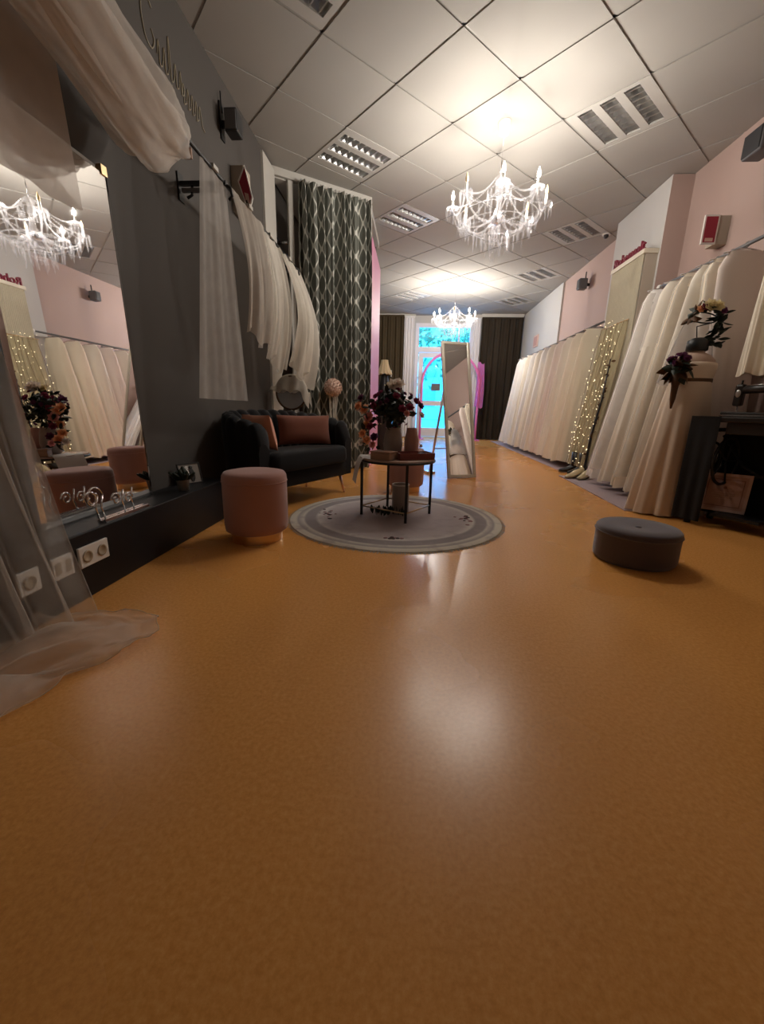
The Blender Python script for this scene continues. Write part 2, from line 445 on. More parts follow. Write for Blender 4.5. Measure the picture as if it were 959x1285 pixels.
# pillar: white face to the room, pink reveals
mb = MB().box(2.44, XR, 4.85, 5.95, 0, 3.03)
o = obj('wall_pillar', mb, 'wall_white', smooth=False); o.data.materials.append(MATS['wall_pink'])
for p in o.data.polygons:
    if abs(p.normal.y) > .5: p.material_index = 1
struct(o)
o = obj('wall_right_white', MB().box(2.62, XR, 8.35, YF, 0, 3.03), 'wall_white', smooth=False); struct(o)
# far wall with the shop door opening
DX0, DX1 = -0.02, 1.44
o = obj('wall_far', MB().box(XL-.12, DX0, YF, YF+.15, 0, 3.2).box(DX1, XR+.1, YF, YF+.15, 0, 3.2).box(DX0, DX1, YF, YF+.15, 2.86, 3.2), 'wall_white', smooth=False); struct(o)
# casing between grey wall and booth
o = obj('trim_1', MB().box(XL, XL+.02, 4.28, 4.60, 0, 3.0).box(XL-.04, XL, 4.58, 4.602, 0, 3.0), 'trim_white', smooth=False); struct(o)
# black ledge along the grey wall
o = obj('baseboard_left', MB().bbox(XL, -1.26, YB, 2.66, 0, 0.265, 0.006), 'ledge_black', smooth=False); struct(o)
o = obj('baseboard_right', MB().box(2.63, XR, YB, 4.85, 0, 0.08), 'trim_white', smooth=False); struct(o)
# booth: soffit, header rail, pink partition
soff = [(-1.50, 4.62), (-0.58, 5.27), (-0.58, 6.5), (-1.52, 6.5)]
o = obj('trim_booth_soffit', MB().prism(soff, 2.955, 3.03), 'trim_white', smooth=False); struct(o)
hd = Vector((0.92, 0.65, 0)).normalized(); hn = Vector((hd.y, -hd.x, 0))
mb = MB().box(0, 1.13, -.02, .012, 2.965, 3.034); mb.xform(Matrix.Translation((-1.49, 4.60, 0)) @ Matrix.Rotation(math.atan2(hd.y, hd.x), 4, 'Z'))
o = obj('trim_booth_header', mb, 'trim_white', smooth=False); struct(o)
def post(px, py, w):
    mb = MB().box(-w/2, w/2, -.02, .03, 0, 2.962); mb.xform(Matrix.Translation((px, py, 0)) @ Matrix.Rotation(math.atan2(hd.y, hd.x), 4, 'Z')); return mb
o = obj('trim_booth_post', post(-1.345, 4.725, .05), 'trim_white', smooth=False); struct(o)
o = obj('trim_booth_post', post(-0.585, 5.26, .045), 'trim_white', smooth=False); struct(o)
o = obj('wall_partition', MB().box(-.615, -.555, 5.34, 6.5, 0, 2.68), 'pink_panel', smooth=False); struct(o)
o = obj('wall_booth_back', MB().box(-1.52, -.615, 6.44, 6.5, 0, 3.03), 'booth', smooth=False); struct(o)

# ------------------------------------------------------------------ suspended ceiling: each tile its own piece
ceil = obj('ceiling', MB().box(XL-.16, XR+.1, YB-.1, YF+.15, 3.18, 3.24), 'plenum', smooth=False); struct(ceil)
G0 = Vector((0.2038, 2.2823)); GA = Vector((0.4477, 0.4361)); GB = Vector((-0.4361, 0.4477))
def gp(a, b): return G0+GA*a+GB*b
RECT = (XL, XR, YB, YF)
def clip(poly, rect):
    x0, x1, y0, y1 = rect
    for ax, lim, s in ((0, x0, 1), (0, x1, -1), (1, y0, 1), (1, y1, -1)):
        out = []
        for i in range(len(poly)):
            p, q = poly[i-1], poly[i]
            dp, dq = (p[ax]-lim)*s, (q[ax]-lim)*s
            if (dp >= 0) != (dq >= 0):
                t = dp/(dp-dq); out.append((p[0]+(q[0]-p[0])*t, p[1]+(q[1]-p[1])*t))
            if dq >= 0: out.append(q)
        poly = out
        if len(poly) < 3: return []
    return poly
def area(p): return abs(sum(p[i-1][0]*p[i][1]-p[i][0]*p[i-1][1] for i in range(len(p))))/2
LAMPS = [(1, 3), (3, 0), (-1, 1), (3, 4), (6, 2), (8, 4), (7, 8), (10, 6)]
g = 0.009/0.625
full_tile = None
for a in range(-12, 22):
    for b_ in range(-12, 20):
        if (a, b_) in LAMPS: continue
        poly = [tuple(gp(a+g, b_+g)), tuple(gp(a+1-g, b_+g)), tuple(gp(a+1-g, b_+1-g)), tuple(gp(a+g, b_+1-g))]
        cp = clip(poly, RECT)
        if not cp or area(cp) < 0.004: continue
        if area(cp) > area(poly)*0.999:
            if full_tile is None:
                c0 = gp(a+.5, b_+.5)
                full_tile = MB().prism([(p[0]-c0.x, p[1]-c0.y) for p in poly], 0, 0.015).mesh('ceiling_tile', 'tile', False)
            c0 = gp(a+.5, b_+.5); link('ceiling_tile', full_tile, ceil, (c0.x, c0.y, ZC+random.uniform(-.0015, .0005)))
        else:
            obj('ceiling_tile', MB().prism(cp, ZC, ZC+.015), 'tile', ceil, smooth=False)
for fam in (0, 1):
    for k in range(-12, 22):
        p0 = gp(k, -30) if fam == 0 else gp(-30, k)
        p1 = gp(k, 30) if fam == 0 else gp(30, k)
        d = (p1-p0).normalized(); n = Vector((-d.y, d.x))*0.013
        cp = clip([tuple(p0+n), tuple(p0-n), tuple(p1-n), tuple(p1+n)], RECT)
        if cp: obj('grid_bar', MB().prism(cp, ZC+.006, ZC+.05), 'grid_bar', ceil, smooth=False)

# recessed louvre luminaires (switched off), slats along GA
def luminaire(a, b_, label):
    c0 = gp(a+.5, b_+.5)
    t = thing('louvre_light', label, 'ceiling light', (c0.x, c0.y, ZC), math.atan2(GA.y, GA.x), 'square louvre ceiling lights')
    H = .302
    plate = MB()
    slots = [(-.225, -.115), (-.055, .055), (.115, .225)]
    ys = [-H]+[v for s in slots for v in s]+[H]
    for i in range(0, len(ys), 2): plate.box(-H, H, ys[i], ys[i+1], 0, .012)
    for s in slots: plate.box(-H, -.265, s[0], s[1], 0, .012).box(.265, H, s[0], s[1], 0, .012)
    obj('face_plate', plate, 'luminaire_plate', t, smooth=False)
    for s in slots:
        cy = (s[0]+s[1])/2
        mb = MB()
        mb.add([(-.265, s[0], .012), (.265, s[0], .012), (.265, cy-.03, .075), (-.265, cy-.03, .075),
                (-.265, cy+.03, .075), (.265, cy+.03, .075), (.265, s[1], .012), (-.265, s[1], .012)],
               [(0, 1, 2, 3), (3, 2, 5, 4), (4, 5, 6, 7)])
        mb.add([(-.265, s[0], .012), (-.265, s[1], .012), (-.265, s[1], .08), (-.265, s[0], .08)], [(0, 1, 2, 3)])
        mb.add([(.265, s[0], .012), (.265, s[1], .012), (.265, s[1], .08), (.265, s[0], .08)], [(3, 2, 1, 0)])
        r = obj('reflector', mb, 'alu', t, smooth=False)
        obj('tube', MB().tube([(-.255, cy, .055), (.255, cy, .055)], .008, 8), 'white_plastic', r)
        lv = MB()
        for k in range(8):
            x = -.265+.53*(k+.5)/8
            lv.add([(x-.004, s[0]+.002, .004), (x+.004, s[0]+.002, .004), (x+.004, s[1]-.002, .004), (x-.004, s[1]-.002, .004),
                    (x-.001, s[0]+.012, .045), (x+.001, s[0]+.012, .045), (x+.001, s[1]-.012, .045), (x-.001, s[1]-.012, .045)],
                   [(0, 3, 2, 1), (4, 5, 6, 7), (0, 1, 5, 4), (1, 2, 6, 5), (2, 3, 7, 6), (3, 0, 4, 7)])
        obj('louvre', lv, 'alu', r, smooth=False)
    return t
LL = ['louvre light in the ceiling right in front of the booth curtain', 'louvre light in the ceiling beside the white pillar, nearest the pink wall',
      'louvre light in the ceiling nearest the gold wall lettering', 'louvre light between the booth curtain end and the big chandelier',
      'louvre light by the white pillar, behind the big chandelier', 'louvre light between small wall speaker and small chandelier',
      'louvre light in front of the brown curtain beside the shop door', 'louvre light above the far end of the gown rack']
for (a, b_), lb in zip(LAMPS, LL): luminaire(a, b_, lb)

# ------------------------------------------------------------------ shop door with transom
door = struct(obj('door_1', MB().box(DX0, DX0+.09, YF, YF+.1, 0, 2.86).box(DX1-.09, DX1, YF, YF+.1, 0, 2.86).box(DX0+.09, DX1-.09, YF, YF+.1, 2.76, 2.86).box(DX0+.09, DX1-.09, YF, YF+.1, 2.17, 2.30), 'door_white', smooth=False), 'white framed glazed shop door with transom window')
leaf = MB()
x0, x1 = DX0+.1, 1.13
leaf.box(x0, x0+.12, YF+.02, YF+.07, .03, 2.16).box(x1-.12, x1, YF+.02, YF+.07, .03, 2.16)
leaf.box(x0+.12, x1-.12, YF+.02, YF+.07, 2.04, 2.16).box(x0+.12, x1-.12, YF+.02, YF+.07, .84, .96).box(x0+.12, x1-.12, YF+.02, YF+.07, .03, .26)
obj('door_leaf', leaf, 'door_white', door, smooth=False)
obj('side_post', MB().box(1.15, 1.22, YF, YF+.1, .0, 2.16), 'door_white', door, smooth=False)
for (a0, a1, z0, z1) in ((x0+.12, x1-.12, .96, 2.04), (x0+.12, x1-.12, .26, .84), (DX0+.09, DX1-.09, 2.30, 2.76), (1.22, DX1-.09, .05, 2.17)):
    obj('pane', MB().box(a0, a1, YF+.042, YF+.048, z0, z1), 'pane', door, smooth=False)
obj('glazing_bar', MB().box(1.06, 1.10, YF+.02, YF+.08, 2.30, 2.76), 'door_white', door, smooth=False)
obj('handle', MB().tube([(x0+.06, YF-.03, .98), (x0+.06, YF-.03, 1.14)], .012, 8).tube([(x0+.06, YF-.03, 1.0), (x0+.06, YF+.03, 1.0)], .008, 6), 'chrome', door)
obj('threshold', MB().box(DX0, DX1, YF-.03, YF+.15, 0, .025), 'alu', door, smooth=False)
t = thing('door_sign', 'small dark sign hanging on a cord in the glass of the shop door', 'sign', (0, 0, 0))
obj('board', MB().box(.44, .67, YF-.02, YF-.005, 1.22, 1.40), 'grey_plastic', t, smooth=False)
obj('cord', MB().tube([(.45, YF-.012, 1.40), (.555, YF-.012, 1.72), (.66, YF-.012, 1.40)], .004, 5), 'black_plastic', t)
# outdoors, seen through the panes
o = obj('pavement', MB().box(-14, 16, YF+.15, 40, -.1, -.02), 'pavement', smooth=False); struct(o)
t = thing('house', 'pale house across the street seen through the door glass', 'building', (0, 30, 0))
obj('facade', MB().box(-9, 12, 0, 4, 0, 4.6), 'house', t, smooth=False)
for i in range(7):
    for z in (.9, 2.9):
        w = obj('window', MB().box(-8+i*2.8, -6.9+i*2.8, -.05, .05, z, z+1.2), 'house_window', t, smooth=False)
def tree(x, y, h, seed, label):
    t = thing('street_tree', label, 'tree', (x, y, 0)); rnd = random.Random(seed)
    obj('trunk', MB().tube([(0, 0, 0), (.05, 0, h*.4), (0, .05, h*.75)], [.12, .09, .04], 8), 'bark', t)
    mb = MB()
    for k in range(420):
        a = rnd.uniform(0, 2*pi); rr = rnd.uniform(.1, 1)**.5*h*.28; z = h*.68+rnd.gauss(0, h*.14)
        p = Vector((rr*cos(a), rr*sin(a), z)); s = .16
        e1 = Vector((rnd.gauss(0, 1), rnd.gauss(0, 1), rnd.gauss(0, 1))).normalized()*s; e2 = e1.orthogonal().normalized()*s*.6
        mb.add([p-e1, p+e2, p+e1, p-e2], [(0, 1, 2, 3)])
    f = obj('crown', mb, 'leaf_out', t, smooth=False); f['kind'] = 'stuff'
tree(-.6, 20, 5.2, 1, 'leafy street tree showing behind the left side of the door glass')
tree(2.6, 22, 5.6, 2, 'leafy street tree showing behind the right side of the door glass')

# curtains hanging by the far wall
def wall_curtain(name, x0, x1, y, z0, z1, folds, amp, mat, label, cat='curtain'):
    t = thing(name, label, cat, ((x0+x1)/2, y, 0))
    w = x1-x0
    mb = MB().grid(lambda u, v: ((u-.5)*w, amp*(0.4+.6*v)*sin(2*pi*folds*u+.8*sin(5*u))-.3*amp*sin(2*pi*folds*2.3*u), lerp(z1, z0, v)), int(folds*12), 10)
    obj('cloth', mb, mat, t)
    obj('heading', MB().box(-w/2, w/2, -.02, .02, z1-.01, z1+.03), mat, t, smooth=False)
    obj('rail', MB().box(-w/2-.02, w/2+.02, -.015, .015, z1+.03, 3.034), 'trim_white', t, smooth=False)
wall_curtain('brown_curtain', -1.40, -.32, 11.02, .02, 2.98, 7, .035, 'curtain_brown', 'olive brown curtain on the lamp side of the shop door')
wall_curtain('brown_curtain', 1.60, 2.58, 10.96, .02, 2.93, 6, .04, 'curtain_brown_dark', 'dark brown floor length curtain beside the gown rack end')
wall_curtain('white_drape', -.31, -.05, 11.06, .02, 2.96, 4, .03, 'drape_white', 'narrow white drape next to the olive brown curtain')
wall_curtain('white_drape', 1.40, 1.59, 11.04, .02, 2.92, 3, .03, 'drape_white', 'narrow white drape next to the dark brown curtain')
for (x, z, lb) in ((-.72, 1.62, 'small pale hook fitting in front of the olive brown curtain'),):
    t = thing('wall_hook', lb, 'hook', (x, 10.9, z))
    obj('arm', MB().tube([(-.14, 0, 0), (.12, 0, 0)], .012, 6), 'trim_white', t); obj('plate', MB().box(.10, .125, -.012, .1, -.09, .07), 'trim_white', t, smooth=False)
# pink arch in front of the door
t = thing('arch', 'pink decorated arch standing before the glazed shop door', 'arch', (.88, 10.6, 0))
pts = [(-.70, 0, 0), (-.70, 0, .6), (-.70, 0, 1.3)]+[(-.70*cos(a), 0, 1.35+.75*sin(a)) for a in [pi*k/18 for k in range(19)]]+[(.70, 0, 1.3), (.70, 0, .6), (.70, 0, 0)]
obj('frame', MB().tube(pts, .03, 8), 'arch_pink', t)
def fl(u, v):
    return (.70+lerp(-.07, .09, u)*(1+.35*v)+.02*sin(3*v), -.04+.018*sin(2*pi*4*u+v), lerp(1.86, .82, v)+.03*sin(2*pi*u))
obj('fabric_swag', MB().grid(fl, 40, 16), 'arch_cloth', t)
obj('foot', MB().box(-.80, -.60, -.14, .14, 0, .02), 'arch_pink', t, smooth=False); obj('foot', MB().box(.60, .80, -.14, .14, 0, .02), 'arch_pink', t, smooth=False)
# ================================================================== left side: mirror, ledge things, veils
# big bevelled wall mirror standing on the ledge, leaning on the grey wall
t = thing('wall_mirror', 'tall frameless mirror propped on the black ledge against the grey wall', 'mirror', (-1.415, 1.75, .266))
t.rotation_euler = (0, radians(-1.4), 0)
obj('backing', MB().box(-.028, -.006, -.352, .345, 0, 1.515), 'black_plastic', t, smooth=False)
obj('glass', MB().box(-.006, 0.0, -.325, .325, .018, 1.497), 'mirror_glass', t, smooth=False)
bev = MB()
A, B_ = .345, .325
bev.add([(-.006, -A, 0), (-.006, A, 0), (.0005, B_, .018), (.0005, -B_, .018)], [(0, 1, 2, 3)])
bev.add([(-.006, -A, 1.515), (-.006, A, 1.515), (.0005, B_, 1.497), (.0005, -B_, 1.497)], [(3, 2, 1, 0)])
bev.add([(-.006, -A, 0), (-.006, -A, 1.515), (.0005, -B_, 1.497), (.0005, -B_, .018)], [(3, 2, 1, 0)])
bev.add([(-.006, A, 0), (-.006, A, 1.515), (.0005, B_, 1.497), (.0005, B_, .018)], [(0, 1, 2, 3)])
obj('bevel', bev, 'mirror_glass', t, smooth=False)
obj('clip', MB().box(-.02, .006, .30, .335, 1.49, 1.53), 'gold', t, smooth=False)

# sockets in the ledge
def socket(y0, y1, n, label, kind):
    t = thing('wall_socket', label, 'socket', (-1.259, (y0+y1)/2, .172), 0, 'sockets in the black ledge')
    w = y1-y0
    obj('plate', MB().bbox(-.001, .010, -w/2, w/2, -.041, .041, .003), 'white_plastic', t, smooth=False)
    for k in range(n):
        c = -w/2+w*(k+.5)/n
        if kind == 'round':
            mb = MB().lathe([(.024, 0), (.024, .003), (.018, .003), (.016, .001)], 16); mb.xform(Matrix.Translation((.010, c, 0)) @ Matrix.Rotation(pi/2, 4, 'Y'))
            obj('outlet', mb, 'socket_hole', t)
        else:
            obj('outlet', MB().box(.009, .0115, c-.011, c+.011, -.022, .022), 'socket_hole', t, smooth=False)
socket(1.245, 1.335, 2, 'square white wall plate with two slots in the black ledge', 'slot')
socket(1.365, 1.515, 2, 'double white round power outlet in the black ledge', 'round')
socket(1.115, 1.195, 1, 'white socket in the black ledge half hidden by the hanging veil', 'round')

# silver scroll stand
t = thing('scroll_stand', 'silver scroll wire card stand on the ledge before the mirror', 'ornament', (-1.30, 1.69, .266))
obj('base', MB().box(-.012, .028, -.14, .15, 0, .006).box(.016, .026, -.14, .15, .006, .012).box(-.010, 0, -.14, .15, .006, .012), 'chrome', t, smooth=False)
def scroll(cy, cz, r, turns, flip, name='scroll'):
    pts = []
    for k in range(28):
        a = 2*pi*turns*k/27; rr = r*(1-.75*k/27)
        pts.append((0, cy+flip*rr*cos(a), cz+rr*sin(a)))
    obj(name, MB().tube(pts, .004, 6), 'chrome', t)
scroll(-.15, .11, .045, 1.3, 1); scroll(-.17, .10, .04, 1.2, -1); scroll(-.03, .075, .03, 1.3, -1); scroll(.05, .065, .028, 1.3, 1)
for y in (-.135, -.105, .02, .08): obj('upright', MB().tube([(0, y, .005), (0, y-.015, .06), (0, y, .11)], .004, 6), 'chrome', t)

# potted succulent and little framed photo on the ledge
t = thing('potted_succulent', 'small dark succulent in a grey pot on the ledge', 'plant', (-1.325, 2.24, .266))
obj('pot', MB().lathe([(.028, 0), (.036, .06), (.038, .062), (.032, .062), (.03, .05)], 20), 'pot_grey', t)
rnd = random.Random(3)
leafm = MB().ball((0, 0, .022), .007, .011, .026, 6, 5).mesh('leaf', 'leaf_dark')
for k in range(34):
    a = rnd.uniform(0, 2*pi); tl = rnd.uniform(.1, 1.2)
    link('leaf', leafm, t, (.018*cos(a)*tl, .018*sin(a)*tl, .052+rnd.uniform(0, .02)), (0, tl*.8, a), rnd.uniform(.9, 1.5))
t = thing('photo_frame', 'small framed photograph leaning on the ledge beside the succulent', 'picture', (-1.38, 2.44, .267))
t.rotation_euler = (0, radians(-14), radians(-28))
obj('frame', MB().box(-.012, 0, -.075, .075, 0, .006).box(-.012, 0, -.075, .075, .124, .13).box(-.012, 0, -.075, -.069, .006, .124).box(-.012, 0, .069, .075, .006, .124), 'black_plastic', t, smooth=False)
obj('print', MB().box(-.010, -.004, -.069, .069, .006, .124), 'pot_grey', t, smooth=False)
obj('figure', MB().ball((-.002, -.025, .06), .0025, .022, .04, 10, 6).ball((-.002, -.02, .10), .0025, .012, .013, 8, 6), 'paper', t)
obj('figure', MB().ball((-.002, .012, .055), .002, .02, .045, 10, 6).ball((-.002, .012, .103), .002, .012, .012, 8, 6), 'photo_dark', t)

# gold script lettering on the grey wall
t = thing('wall_lettering', 'faded gold script lettering painted on the grey wall under the ceiling', 'lettering', (XL+.002, 2.55, 2.55))
def stroke(pts, name='letter'):
    P = []
    for i in range(len(pts)-1):
        p0 = pts[max(i-1, 0)]; p1 = pts[i]; p2 = pts[i+1]; p3 = pts[min(i+2, len(pts)-1)]
        for k in range(6):
            s = k/6
            P.append((0, *[0.5*((2*p1[j])+(-p0[j]+p2[j])*s+(2*p0[j]-5*p1[j]+4*p2[j]-p3[j])*s*s+(-p0[j]+3*p1[j]-3*p2[j]+p3[j])*s**3) for j in (0, 1)]))
    P.append((0, *pts[-1])); obj(name, MB().tube(P, .0045, 5), 'gold_letter', t)
stroke([(.10, .24), (.06, .27), (.02, .24), (.0, .16), (.02, .07), (.07, .05), (.10, .10), (.08, .14)])
for k in range(5):
    x = .12+k*.055; h = .07 if k != 2 else .16
    stroke([(x, .06), (x+.015, .06+h), (x+.022, .06+h*.6), (x+.02, .03), (x+.04, .03), (x+.055, .06)])
stroke([(.18, -.06), (.20, .0), (.21, -.05), (.23, -.06), (.25, 0), (.26, -.06), (.29, -.05)])
for k in range(4):
    x = .36+k*.05; stroke([(x, .02), (x+.02, .09), (x+.03, .05), (x+.02, -.01), (x+.05, .01)])
stroke([(.56, .02), (.58, .09), (.60, .0), (.63, -.02)])

# wall speaker and red flag sign on the left wall
t = thing('wall_speaker', 'black speaker on a bracket high on the grey wall', 'speaker', (-1.40, 3.46, 2.66))
obj('body', MB().bbox(-.035, .06, -.055, .06, 0, .145, .01), 'black_plastic', t, smooth=False)
obj('grille', MB().bbox(-.03, .055, -.062, -.054, .012, .132, .003), 'grey_plastic', t, smooth=False)
obj('bracket', MB().box(-.078, -.03, -.012, .012, .05, .09).box(-.079, -.07, -.03, .03, -.03, .2), 'black_metal', t, smooth=False)
obj('cable', MB().tube([(-.055, -.03, .12), (-.06, -.03, .2), (-.06, -.03, .25)], .005, 6), 'black_plastic', t)
t = thing('flag_sign', 'red diamond sign with white border on a beige box on the grey wall', 'sign', (XL, 3.58, 2.43))
obj('box', MB().bbox(0, .10, 0, .14, -.20, .11, .004), 'box_beige', t, smooth=False)
dm = [(.113, .105), (.055, 0), (.135, -.225), (.168, -.115)]
def plate(poly, y0, y1, mat, nm):
    n = len(poly); mb = MB().add([(p[0], y0, p[1]) for p in poly]+[(p[0], y1, p[1]) for p in poly], [tuple(range(n)), tuple(range(n, 2*n))[::-1]]+[(i, n+i, n+(i+1) % n, (i+1) % n) for i in range(n)])
    obj(nm, mb, mat, t, smooth=False)
plate(dm, -.012, -.002, 'white_plastic', 'border')
cx = sum(p[0] for p in dm)/4; cz = sum(p[1] for p in dm)/4
dmi = [(cx+(p[0]-cx)*.80, cz+(p[1]-cz)*.86) for p in dm]
plate(dmi, -.014, -.010, 'crimson_panel', 'panel')
plate([(cx-.012, cz-.02), (cx+.002, cz-.12), (cx+.03, cz-.10), (cx+.018, cz-.03)], -.016, -.013, 'paper_pink', 'print')
plate([(cx-.006, cz-.075), (cx+.012, cz-.135), (cx+.022, cz-.12), (cx+.006, cz-.07)], -.0175, -.015, 'photo_dark', 'print')

# rail along the grey wall that carries the veils
t = thing('veil_rail', 'black wall mounted rail carrying veils along the grey wall', 'clothes rail', (-1.2, 0, 2.06))
obj('rod', MB().tube([(0, .3, 0), (0, 4.42, 0)], .011, 8), 'black_metal', t)
for y in (.9, 2.79, 4.3):
    br = obj('bracket', MB().box(-.278, .015, y-.012, y+.012, -.016, .006), 'black_metal', t, smooth=False)
    obj('lower_bar', MB().box(-.26, -.02, y-.02, y+.0, -.055, -.035), 'grey_plastic', br, smooth=False)
    obj('wall_plate', MB().box(-.279, -.27, y-.03, y+.03, -.10, .05), 'black_metal', br, smooth=False)
    obj('end_hook', MB().tube([(.0, y, -.01), (.03, y+.02, -.02), (.035, y+.03, -.06), (.01, y+.04, -.075)], .009, 6), 'black_metal', br)
    obj('end_hook', MB().tube([(-.2, y, -.02), (-.2, y-.01, -.07), (-.23, y-.01, -.085)], .009, 6), 'black_metal', br)

VG = 'veils on the grey wall rail'
def veil(label, T0, T1, B0, B1, k, amp, mat, bulge=0, seed=0, nu=48, nv=24, hem=0, group=VG, lift=0):
    rnd = random.Random(seed); ph = [rnd.uniform(0, 6.28) for _ in range(6)]
    c0 = vlerp(T0, T1, .5)
    o_ = thing('bridal_veil', label, 'veil', c0, 0, group)
    def f(u, v):
        top = vlerp(T0, T1, u); bot = vlerp(B0, B1, u)
        p = list(vlerp(top, bot, v))
        a = amp*(0.25+.75*v**.7)
        p[0] += a*(sin(2*pi*k*u+ph[0]+.7*sin(3*v+ph[1]))+.4*sin(2*pi*k*2.3*u+ph[2]))+bulge*sin(pi*v)
        p[1] += .4*a*sin(2*pi*k*u*1.3+ph[3]+2*v)
        p[2] += hem*v*(sin(2*pi*1.7*u+ph[4])+.06*sin(2*pi*9*u))
        if lift: p[2] += lift*(1-v)*sin(pi*u)
        return (p[0]-c0[0], p[1]-c0[1], p[2]-c0[2])
    obj('net', MB().grid(f, nu, nv), mat, o_)
    # comb that clips it over the rail
    obj('comb', MB().box(-.02, .02, -.03, .03, -.006+(2.06-c0[2]), .016+(2.06-c0[2])), 'trim_white', o_, smooth=False)
    return o_
X = -1.2
veil('long plain veil hanging straight down just past the black rail bracket', (X, 2.50, 2.05), (X, 2.80, 2.05), (X-.05, 2.36, .79), (X-.02, 3.02, .785), 2.3, .010, 'tulle_grey', seed=1)
veil('lace edged veil ending in a scalloped corner beside the long plain veil', (X+.02, 2.84, 2.06), (X+.02, 3.40, 2.06), (X+.02, 2.95, 1.28), (X+.04, 3.36, 1.16), 2.6, .022, 'lace', .05, 2, hem=.04)
veil('cream layered veil between the lace veil and the booth opening', (X, 3.36, 2.06), (X, 3.82, 2.06), (X+.02, 3.38, 1.18), (X+.0, 3.80, 1.02), 3, .03, 'tulle_cream', .08, 3, hem=.05)
veil('full puffed cream veil at the far end of the rail in front of the booth', (X, 3.80, 2.06), (X, 4.40, 2.06), (X+.06, 3.85, 1.12), (X+.10, 4.34, .98), 3, .04, 'tulle_cream', .12, 4, hem=.06)
# veil that runs from the rail back behind the mirror
veil('tan veil tucked behind the top of the tall mirror', (X-.02, .80, 2.06), (X-.02, 1.56, 2.06), (-1.462, 1.0, 1.50), (-1.462, 1.93, 1.50), 3, .004, 'tulle_tan', 0, 5)

# a big roll of tulle thrown over the rail, hanging in a loop
t = thing('tulle_bundle', 'big rolled bundle of tan tulle looped over the rail beside the mirror', 'tulle', (-1.2, 1.6, 1.9))
ctrl = [(-.01, -.58, .30), (-.01, -.4, .26), (.0, -.2, .21), (.0, -.05, .17), (.0, .22, .09), (.0, .42, .055), (.0, .58, .07), (.0, .68, .12)]
rad = [.17, .17, .17, .17, .175, .18, .15, .05]
def cat(t_, arr):
    n = len(arr)-1; x = t_*n; i = min(int(x), n-1); s = x-i
    g_ = lambda k: arr[max(0, min(n, k))]
    if isinstance(arr[0], tuple):
        return tuple(0.5*((2*g_(i)[j])+(-g_(i-1)[j]+g_(i+1)[j])*s+(2*g_(i-1)[j]-5*g_(i)[j]+4*g_(i+1)[j]-g_(i+2)[j])*s*s+(-g_(i-1)[j]+3*g_(i)[j]-3*g_(i+1)[j]+g_(i+2)[j])*s**3) for j in range(3))
    return arr[i]+(arr[i+1]-arr[i])*s
def bundle(scale, seed, kx):
    rnd = random.Random(seed); ph = [rnd.uniform(0, 6.28) for _ in range(4)]
    def f(u, v):
        c_ = cat(v, ctrl); r = cat(v, rad)*scale
        a = 2*pi*u
        w = 1+.11*sin(5*a+ph[0]+4*v+1.5*sin(7*v))+.07*sin(9*a+ph[1]-7*v)+.07*sin(3*a+ph[2]+9*v)+.03*sin(17*a+12*v)
        q_ = Vector((2.2*cos(a)+seed*7, 2.2*sin(a), 3.5*v)); w += .16*mnoise.noise(q_)+.10*abs(mnoise.noise(q_*2.3))+.05*mnoise.noise(q_*5)
        return (c_[0]+r*.62*w*cos(a), c_[1]+.05*sin(2*a+ph[3])+.03*mnoise.noise(q_*1.7), c_[2]+r*1.05*w*sin(a))
    return MB().grid(f, 90, 64, True)
obj('outer_layer', bundle(1.0, 1, 1), 'tulle_grey', t); obj('inner_layer', bundle(.80, 2, 1), 'tulle_tan', t); obj('core_layer', bundle(.55, 5, 1), 'tulle_tan', t)
obj('label_tag', MB().box(.02, .06, .69, .70, .03, .075), 'wood_box', t, smooth=False)

# long veil in front of the ledge with its train on the floor
t = thing('trailing_veil', 'long sheer veil falling over the ledge with its train spread on the floor', 'veil', (-1.2, .9, 0))
def f(u, v):
    y = lerp(lerp(-.45, .10, u), lerp(-.50, .36, u**.8), v**1.5); z = lerp(2.06, .02, v)
    a = .012+.02*v
    return (.03+a*sin(2*pi*6*u+2*v+2*mnoise.noise(Vector((3*u, 2*v, 0))))+.45*a*sin(2*pi*13*u+3*v)+.02*mnoise.noise(Vector((9*u, 3*v, 4)))+.10*max(0, v-.85), y, z)
obj('net', MB().grid(f, 140, 50), 'tulle_sheer', t)
edge = [(.24, -.50), (.26, -.30), (.25, -.13), (.29, .05), (.35, .17), (.34, .30), (.24, .38), (.06, .36), (-.04, .24)]
def tr(u, v):
    e = cat(u, [(*p, 0.) for p in edge]); s_ = (-.035, lerp(-.55, .22, u), 0.)
    w = v
    x = lerp(s_[0], e[0], w); y = lerp(s_[1], e[1], w)
    x += .010*sin(14*u+6*v)+.012*w*sin(47*u); y += .012*sin(17*u+3*v)+.012*w*mnoise.noise(Vector((26*u, 1, 3)))
    z = .012+.022*mnoise.noise(Vector((9*u, 5*v, 2)))*w+.014*abs(mnoise.noise(Vector((22*u, 9*v, 5))))+.03*sin(pi*min(1, w*1.02))**2*(1+.6*sin(19*u+4*v)+.5*sin(33*u-7*v))+.010*(1+sin(41*u+9*v))*(1-w)+.004*(1+sin(60*u))
    return (x, y, max(.003, z))
obj('train', MB().grid(tr, 150, 44), 'tulle_sheer', t)
obj('train_layer', MB().grid(lambda u, v: (lambda p: (p[0]*.86+.012*sin(23*u), p[1]*.9-.02, p[2]*.6+.002))(tr(u, v)), 60, 18), 'tulle_sheer', t)
obj('hem_cord', MB().tube([(lambda p: (p[0], p[1], p[2]+.002))(tr(k/90, 1)) for k in range(91)], .0018, 5), 'lace', t)

